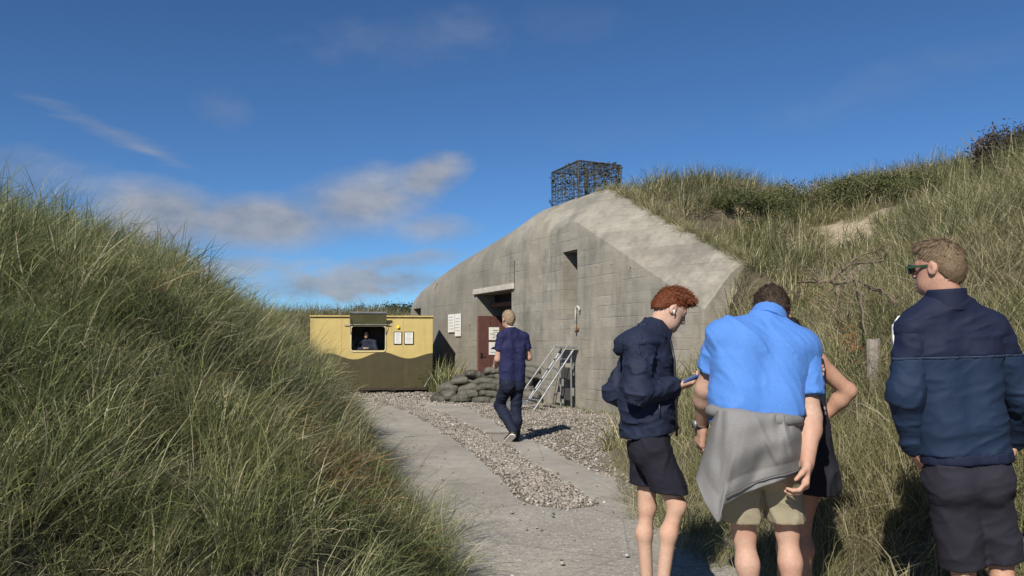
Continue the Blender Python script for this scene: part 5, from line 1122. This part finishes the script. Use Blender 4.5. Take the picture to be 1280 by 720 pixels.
MT['polo_blue'] = mk_cloth('blue_polo', (.075, .205, .55), .75, var=.05, sheen=.05); MT['polo_hem'] = mk_cloth('blue_polo_hem', (.066, .185, .50), .75, var=.05); MT['khaki'] = mk_cloth('khaki', (.30, .265, .185), .85); MT['sweat'] = mk_cloth('grey_sweatshirt', (.195, .192, .19), .9, var=.16); MT['sweat_dark'] = mk_cloth('grey_seam', (.10, .098, .097), .9)
build_blue_man()

def build_woman():
    J = joints(3.85, dict(pel=(1000, 572), chest=(992, 488), neck=(985, 442), head=(975, 423, .08), shL=(955, 455), shR=(1020, 452), elL=(950, 520), wrL=(960, 565, .15), elR=(1060, 489, .02), wrR=(1026, 526, .10), hipL=(982, 580), hipR=(1018, 580), kneeL=(980, 655, .03), ankL=(978, 752), kneeR=(1003, 655), ankR=(1006, 754)))
    f = V(-.3, .95, 0); S = .9; ax = head_frame(V(-.3, .85, -.4), V(-.1, .4, .9)); root = thing('person', 'bare armed woman with hand on hip, mostly hidden behind the blue polo man', 'person', (J['pel'][0], 3.85, 0), 'visitors on the path')
    hR = hand(J['wrR'], V(-.6, .4, -.5), V(-.6, -.5, .3), V(.3, .6, -.6), .5, .9); hL = hand(J['wrL'], V(.2, .6, -.7), V(1, 0, 0), V(0, .8, .5), .4, .9)
    part('body', body_of(J, f, ax, S, [hL, hR], feet=[V(-.3, 1, 0), V(.1, 1, 0)], hS=.93), .0072, MT['skin_tan'], root); eyes(J['head'], ax, .93, root, MT['hair_dark'])
    add_hair('hair', hair_prims(J['head'], ax, .93, .004, [ell(J['head'] + np.array((0, -.1, .02)) @ ax, (.045, .045, .045), k=.02)]), .008, MT['hair_dark'], root, [hair_cut(J['head'], ax, .93)], ax, J['head'], 900, .03, V(0, -.3, -1), .0016, 9)
    tp = torso(J, f, S, 1.0, 1.0, .012, .05); part('sleeveless_top', tp, .009, MT['top_print'], root, [(W(1000, 560, 3.85), V(0, 0, -1)), (J['shR'] + V(.02, 0, 0), V(1, 0, .2)), (J['shL'] - V(.02, 0, 0), V(-1, 0, .2)), (J['neck'] + V(0, 0, -.02), V(0, 0, 1))])
    # dark skirt with a jacket tied over it, hanging out to the right
    sk = [cap(W(1002, 535, 3.85), W(1006, 622, 3.85), .135, .155, f, .9, .05), cap(W(1024, 545, 3.8), W(1034, 606, 3.8), .03, .045, k=.05), cap(W(1015, 530, 3.82), W(1030, 590, 3.8), .06, .04, k=.05)]
    part('skirt', sk, .008, MT['skirt'], root, [(W(1000, 613, 3.85), V(-.12, 0, -1))], wrinkle(.013, 9, 61, None, (1.3, 1.3, .4)))
    for s in 'LR': shoe(root, J['ank' + s], V(-.2, 1, 0), .9, MT['shoe_black'], MT['sole'])
def mk_print():
    m = Mat('navy_floral', .8); d = m.voro(38); c = m.voro(38, out='Color'); s = m.N('ShaderNodeSeparateColor'); m.L(c, s.inputs[0]); m.col(m.mix(m.ramp(d, (.32, 1), (.42, 0)), (.012, .014, .03), m.ramp(s.outputs[0], (.45, (.012, .014, .03)), (.55, (.5, .09, .08)), (.8, (.55, .4, .35))))); return m.m
MT['top_print'] = mk_print(); MT['skirt'] = mk_cloth('dark_skirt', (.016, .016, .022), .85)
build_woman()

def build_track_man():
    J = joints(3.0, dict(pel=(1207, 590), chest=(1190, 462), neck=(1182, 376), head=(1173, 335), shL=(1142, 413), shR=(1236, 413), elL=(1133, 492, -.02), wrL=(1142, 562, .05), elR=(1280, 494, .02), wrR=(1264, 552, .16), hipL=(1188, 600), hipR=(1229, 600), kneeL=(1203, 702, .03), ankL=(1208, 832), kneeR=(1251, 694, .03), ankR=(1254, 832)))
    f = V(.08, 1, 0); S = 1.0; ax = head_frame(V(-.62, .78, -.02), V(-.03, .04, 1)); root = thing('person', 'young man in navy track jacket with white shoulder stripe and sunglasses', 'person', (J['pel'][0], 3.0, 0), 'visitors on the path')
    hL = hand(J['wrL'], V(.5, .12, -.85), V(1, 0, .4), V(0, 1, .2), .3, .95); hR = hand(J['wrR'], V(-.3, .1, -.9), V(-1, 0, 0), V(0, 1, .2), .35, 1.0)
    part('body', body_of(J, f, ax, S, [hL, hR], feet=[V(-.15, 1, 0), V(.2, 1, 0)], hS=.86), .0064, MT['skin_tan'], root); eyes(J['head'], ax, .86, root, MT['hair_blond'])
    T = lambda x, y, z: J['head'] + (np.array((x, y, z)) * .86) @ ax
    crown = T(.0, -.06, .10)
    def comb(p): q = p - crown; q = q - V(0, 0, .2 * abs(q[2])); return unit(q) + V(0, 0, -.5)
    add_hair('hair', hair_prims(J['head'], ax, .86, -.003, [ell(T(0, .03, .1), (.05, .06, .026), ax, .03)]), .0058, MT['hair_blond'], root, [hair_cut(J['head'], ax, .86, (0, .07, .066), (0, .70, -.71))], ax, J['head'], 9000, .024, comb, .0014, 15, .22, .22, wrinkle(.003, 40, 15), True)
    # sunglasses
    g = MB(); [g.bbox(T(.032 * s, .106, .0), (.026, .004, .019), ax, .003) for s in (-1, 1)]; g.box(T(0, .108, .006), (.01, .003, .003), ax); gl = g.build('sunglasses', MT['lens'], root)
    for s in (-1, 1): MB().box(T(.073 * s, .05, .008), (.0025, .055, .0045), ax).build('temple', MT['temple_reflect'], gl)
    I = .022; lat = unit(J['shR'] - J['shL']); dv = wrinkle(.0055, 8.0, 71, [unit(V(1, 0, .35)), V(0, 1, 0), unit(V(-.35, 0, 1))], (.7, 1, 2.2)); dv2 = wrinkle(.0065, 10, 73, None, (1, 1, 1.6))
    tp = torso(J, f, S, .94, .98, I, .04); zs = W(1190, 446, 3.0); nsl = V(-.03, 0, 1); hem = (W(1207, 566, 3.0), V(.05, 0, -1)); neckcut = (J['neck'] + V(0, 0, .045), V(0, -.1, 1))
    jk = part('track_jacket', tp, .0072, MT['track_low'], root, [hem, (zs, nsl)], dv); part('upper_panel', tp, .0072, MT['track_up'], jk, [(zs + V(0, 0, .0006), -nsl), neckcut], dv)
    def pipe(P, dvv): v, fq = mesh_sdf(P, .0072, [(zs + V(0, 0, .0055), nsl), (zs - V(0, 0, .0055), -nsl)], lambda q: dvv(q) - .004); mobj('seam_piping', v, fq, MT['piping'], jk, True)
    pipe(tp, dv)
    for s, e in (('L', .94), ('R', .96)):
        sh, el_, wr = J['sh' + s], J['el' + s], J['wr' + s]; wr2 = el_ + (wr - el_) * e; P = [cap(sh, el_, .070, .063, k=.03), cap(el_, wr2, .064, .045, k=.035)]
        part('sleeve', P, .0072, MT['track_low'], jk, [(zs, nsl)], dv2); part('upper_sleeve', P, .0072, MT['track_up'], jk, [(zs + V(0, 0, .0006), -nsl)], dv2); pipe(P, dv2)
    nk = J['neck'] + V(-.0, -.005, .0); cax = unit(V(-.06, -.05, 1)); part('stand_collar', [cap(nk - cax * .03, nk + cax * .045, .079, .071, k=.02)], .0055, MT['track_up'], jk, [(nk + cax * .047, cax), (nk - cax * .04, -cax)])
    hemp = [cap(W(1207 + s, 571, 3.0), W(1206 + s, 562, 3.0), .114, .112, f, .95, .03) for s in (-18, 18)]; part('waistband', hemp, .007, MT['track_up'], jk, [(W(1207, 577, 3.0), V(.05, 0, -1)), (W(1207, 563, 3.0), V(-.05, 0, 1))], wrinkle(.004, 14, 77, None, (2, 2, .2)))
    for s in 'LR': wr, el_ = J['wr' + s], J['el' + s]; d = unit(wr - el_); q = wr - d * .03; part('cuff', [cap(q - d * .02, q + d * .02, .044)], .006, MT['track_up'], jk, [(q + d * .02, d), (q - d * .02, -d)])
    # three white stripes running over the outer shoulder and down the left sleeve
    shl = J['shL']; el_ = J['elL']
    for dy in (.016, .036, .054):
        xo = math.sqrt(.0735 ** 2 - dy ** 2)
        pth = [J['neck'] + V(-.055, dy, .0), J['neck'] * .5 + shl * .5 + V(-.0, dy, .058), shl + V(.0, dy, xo), shl + V(-xo * .7, dy, xo * .72), shl + V(-xo * .97, dy, .02), shl + V(-xo, dy, -.03), shl + V(-xo + .006, dy, -.10)]
        MB().tube(pth, .0045, 6).build('stripe', MT['white'], jk, True)
    sp = [p[:-1] + (.045,) if p[0] == 'cap' else p[:4] + (.045, False) for p in pelvis_prims(J, f, S * .90, .012)] + [cap(J['pel'] + V(.055 * s, 0, .13), J['pel'] + V(.055 * s, 0, 0), .09, k=.03) for s in (-1, 1)]
    for s in 'LR': kx, hp_ = J['knee' + s], J['hip' + s]; sp += [cap(hp_, hp_ + (kx - hp_) * 1.1, .088, .076, k=.02)]
    part('shorts', sp, .0072, MT['charcoal'], root, [(W(1230, 708, 3.0), V(.18, 0, -1))], wrinkle(.0075, 7, 81, [unit(V(1, 0, .5)), V(0, 1, 0), unit(V(-.5, 0, 1))], (.8, 1, 2.0)))
    for s, dd in (('L', V(-.15, 1, 0)), ('R', V(.2, 1, 0))): shoe(root, J['ank' + s], dd, 1.0, MT['shoe_black'], MT['sole'])
MT['lens'] = simple('dark_lens', (.012, .014, .013), .08); MT['temple_reflect'] = simple('temple_reflection_green', (.02, .05, .022), .4)  # green of a lens reflection painted onto the temples
MT['track_up'] = mk_cloth('navy_knit', (.0085, .013, .036), .75, var=.08); MT['track_low'] = mk_cloth('blue_navy_knit', (.011, .024, .055), .75, var=.08); MT['piping'] = mk_cloth('seam_grey', (.022, .036, .07), .7); MT['charcoal'] = mk_cloth('charcoal_cotton', (.020, .0195, .029), .85)
build_track_man()

def build_walker():
    Y = 10.45; J = joints(Y, dict(pel=(640, 478), chest=(641, 440), neck=(638, 412), head=(635, 399), shL=(627, 421, -.07), shR=(655, 421, .07), elL=(622, 449, -.05), wrL=(620, 458, .18), elR=(661, 447, .10), wrR=(655, 440, .32), hipL=(634, 481, -.04), hipR=(646, 481, .04), kneeL=(624, 507, .16), ankL=(642, 539, -.10), kneeR=(645, 514, .06), ankR=(644, 547, .04)))
    f = V(-.42, .9, 0); S = 1.0; ax = head_frame(V(-.55, .83, .0), V(0, 0, 1)); root = thing('person', 'fair haired man in navy polo and jeans walking to the bunker door', 'person', (J['pel'][0], Y, 0))
    hL = hand(J['wrL'], V(-.3, .8, .2), V(1, .3, -.3), V(0, .3, 1), .6); hR = hand(J['wrR'], V(-.6, .7, .3), V(-1, -.3, 0), V(0, .3, 1), .6)
    part('body', body_of(J, f, ax, S, [hL, hR], hS=1.0), .0085, MT['skin_mid'], root); eyes(J['head'], ax, 1.0, root, MT['hair_fair'])
    add_hair('hair', hair_prims(J['head'], ax, 1.0, .001), .008, MT['hair_fair'], root, [hair_cut(J['head'], ax, 1.0, (0, .066, .072), (0, .7, -.71))], ax, J['head'], 900, .02, V(0, 0, -1), .002, 22)
    tp = torso(J, f, S, 1.12, 1.08, .018, .04)
    sh = part('polo_shirt', tp, .0095, MT['polo_navy'], root, [(W(640, 476, Y), V(-.1, 0, -1))], wrinkle(.009, 9, 91))
    for s in 'LR': a, b = J['sh' + s], J['el' + s]; d = unit(b - a); part('sleeve', [cap(a, a + d * .25, .066, .069)], .009, MT['polo_navy'], sh, [(a + (b - a) * .62, d)], wrinkle(.006, 12, 93))
    nk = J['neck']; part('collar', [cap(nk - V(0, 0, .03), nk + V(0, 0, .03), .078, .07)], .008, MT['polo_navy'], sh, [(nk + V(0, 0, .035), V(0, 0, 1)), (nk - V(0, 0, .03), V(0, 0, -1))])
    MB().tube([nk + V(.066 * math.cos(a), .066 * math.sin(a), .037) for a in np.linspace(0, 6.283, 17)], .006, 5, False).build('collar_tipping', MT['white'], sh, True)
    sp = pelvis_prims(J, f, S, .02)
    for s in 'LR': h_, k_, a_ = J['hip' + s], J['knee' + s], J['ank' + s]; sp += [cap(h_, k_, .095, .072, k=.02), cap(k_, k_ + (a_ - k_) * .35 - f * .02, .07, .078, k=.03), cap(k_ + (a_ - k_) * .35 - f * .02, a_, .078, .055, k=.03)]
    part('jeans', sp, .0095, MT['jeans'], root, (), wrinkle(.007, 12, 95, None, (1, 1, 1.8)))
    shoe(root, J['ankR'] + V(0, 0, .0), f, 1.05, MT['shoe_black'], MT['sole'])
    d = unit(W(631, 551.5, Y - .0) - J['ankL'] + V(0, .12, 0)); up = unit(np.cross(np.cross(d, V(0, 1, 0)), d)); up = unit(V(.1, .75, .6) - d * np.dot(V(.1, .75, .6), d)); shoe(root, J['ankL'] + d * .03, d, 1.05, MT['shoe_black'], MT['sole'], up=up)
MT['polo_navy'] = mk_cloth('navy_polo', (.017, .019, .066), .8, var=.08); MT['jeans'] = mk_cloth('dark_denim', (.010, .014, .032), .8, var=.15)
build_walker()

def build_clerk():
    wx, Y, wz, ww, wh = HATCH; Y2 = Y + .30; b = V(wx - .12, Y2, wz)
    J = dict(pel=b + V(0, .25, -.75), chest=b + V(.02, .16, -.30), neck=b + V(.02, .08, -.02), head=b + V(.0, .02, .13), shL=b + V(.2, .12, -.1), shR=b + V(-.18, .12, -.1), elL=b + V(.27, -.02, -.30), wrL=b + V(.10, -.17, -.262), elR=b + V(-.25, -.02, -.30), wrR=b + V(-.02, -.19, -.262), hipL=b + V(.09, .25, -.8), hipR=b + V(-.09, .25, -.8), kneeL=b + V(.1, .0, -.82), kneeR=b + V(-.1, .0, -.82), ankL=b + V(.1, .05, -1.15), ankR=b + V(-.1, .05, -1.15))
    f = V(0, -1, 0); ax = head_frame(V(.1, -.95, -.15), V(0, -.15, 1)); root = thing('person', 'dark haired attendant leaning on the counter inside the ticket wagon', 'person', b + V(0, .2, -1.0))
    hL = hand(J['wrL'], V(-.7, -.6, .1), V(0, 0, -1), V(-.6, .7, .0), .3, .9); hR = hand(J['wrR'], V(.8, -.5, .1), V(0, 0, -1), V(.5, .8, 0), .3, .9)
    part('body', body_of(J, f, ax, .92, [hL, hR], hS=.95), .01, MT['skin_mid'], root); eyes(J['head'], ax, .95, root, MT['hair_dark'])
    add_hair('hair', hair_prims(J['head'], ax, .95, .008, [ell(J['head'] + np.array((s * .06, -.02, -.07)) @ ax, (.03, .05, .09), k=.03) for s in (-1, 1)]), .01, MT['hair_dark'], root, [hair_cut(J['head'], ax, .95, (0, .07, .06), (0, .8, -.35))], ax, J['head'], 400, .04, V(0, 0, -1), .003, 33)
    tp = torso(J, f, .92, 1.05, 1.0, .022, .06)
    for s in 'LR': sh, el_, wr = J['sh' + s], J['el' + s], J['wr' + s]; tp += [cap(sh, el_, .065, .058, k=.04), cap(el_, el_ + (wr - el_) * .9, .056, .045, k=.03)]
    part('sweater', tp, .011, MT['sweater'], root, (), wrinkle(.006, 10, 99))
    part('trousers', pelvis_prims(J, f, .92, .02) + [cap(J['hip' + s], J['knee' + s], .095, .07) for s in 'LR'] + [cap(J['knee' + s], J['ank' + s], .07, .055) for s in 'LR'], .014, MT['jeans'], root)
MT['sweater'] = mk_cloth('dark_sweater', (.025, .03, .05), .9)
build_clerk()
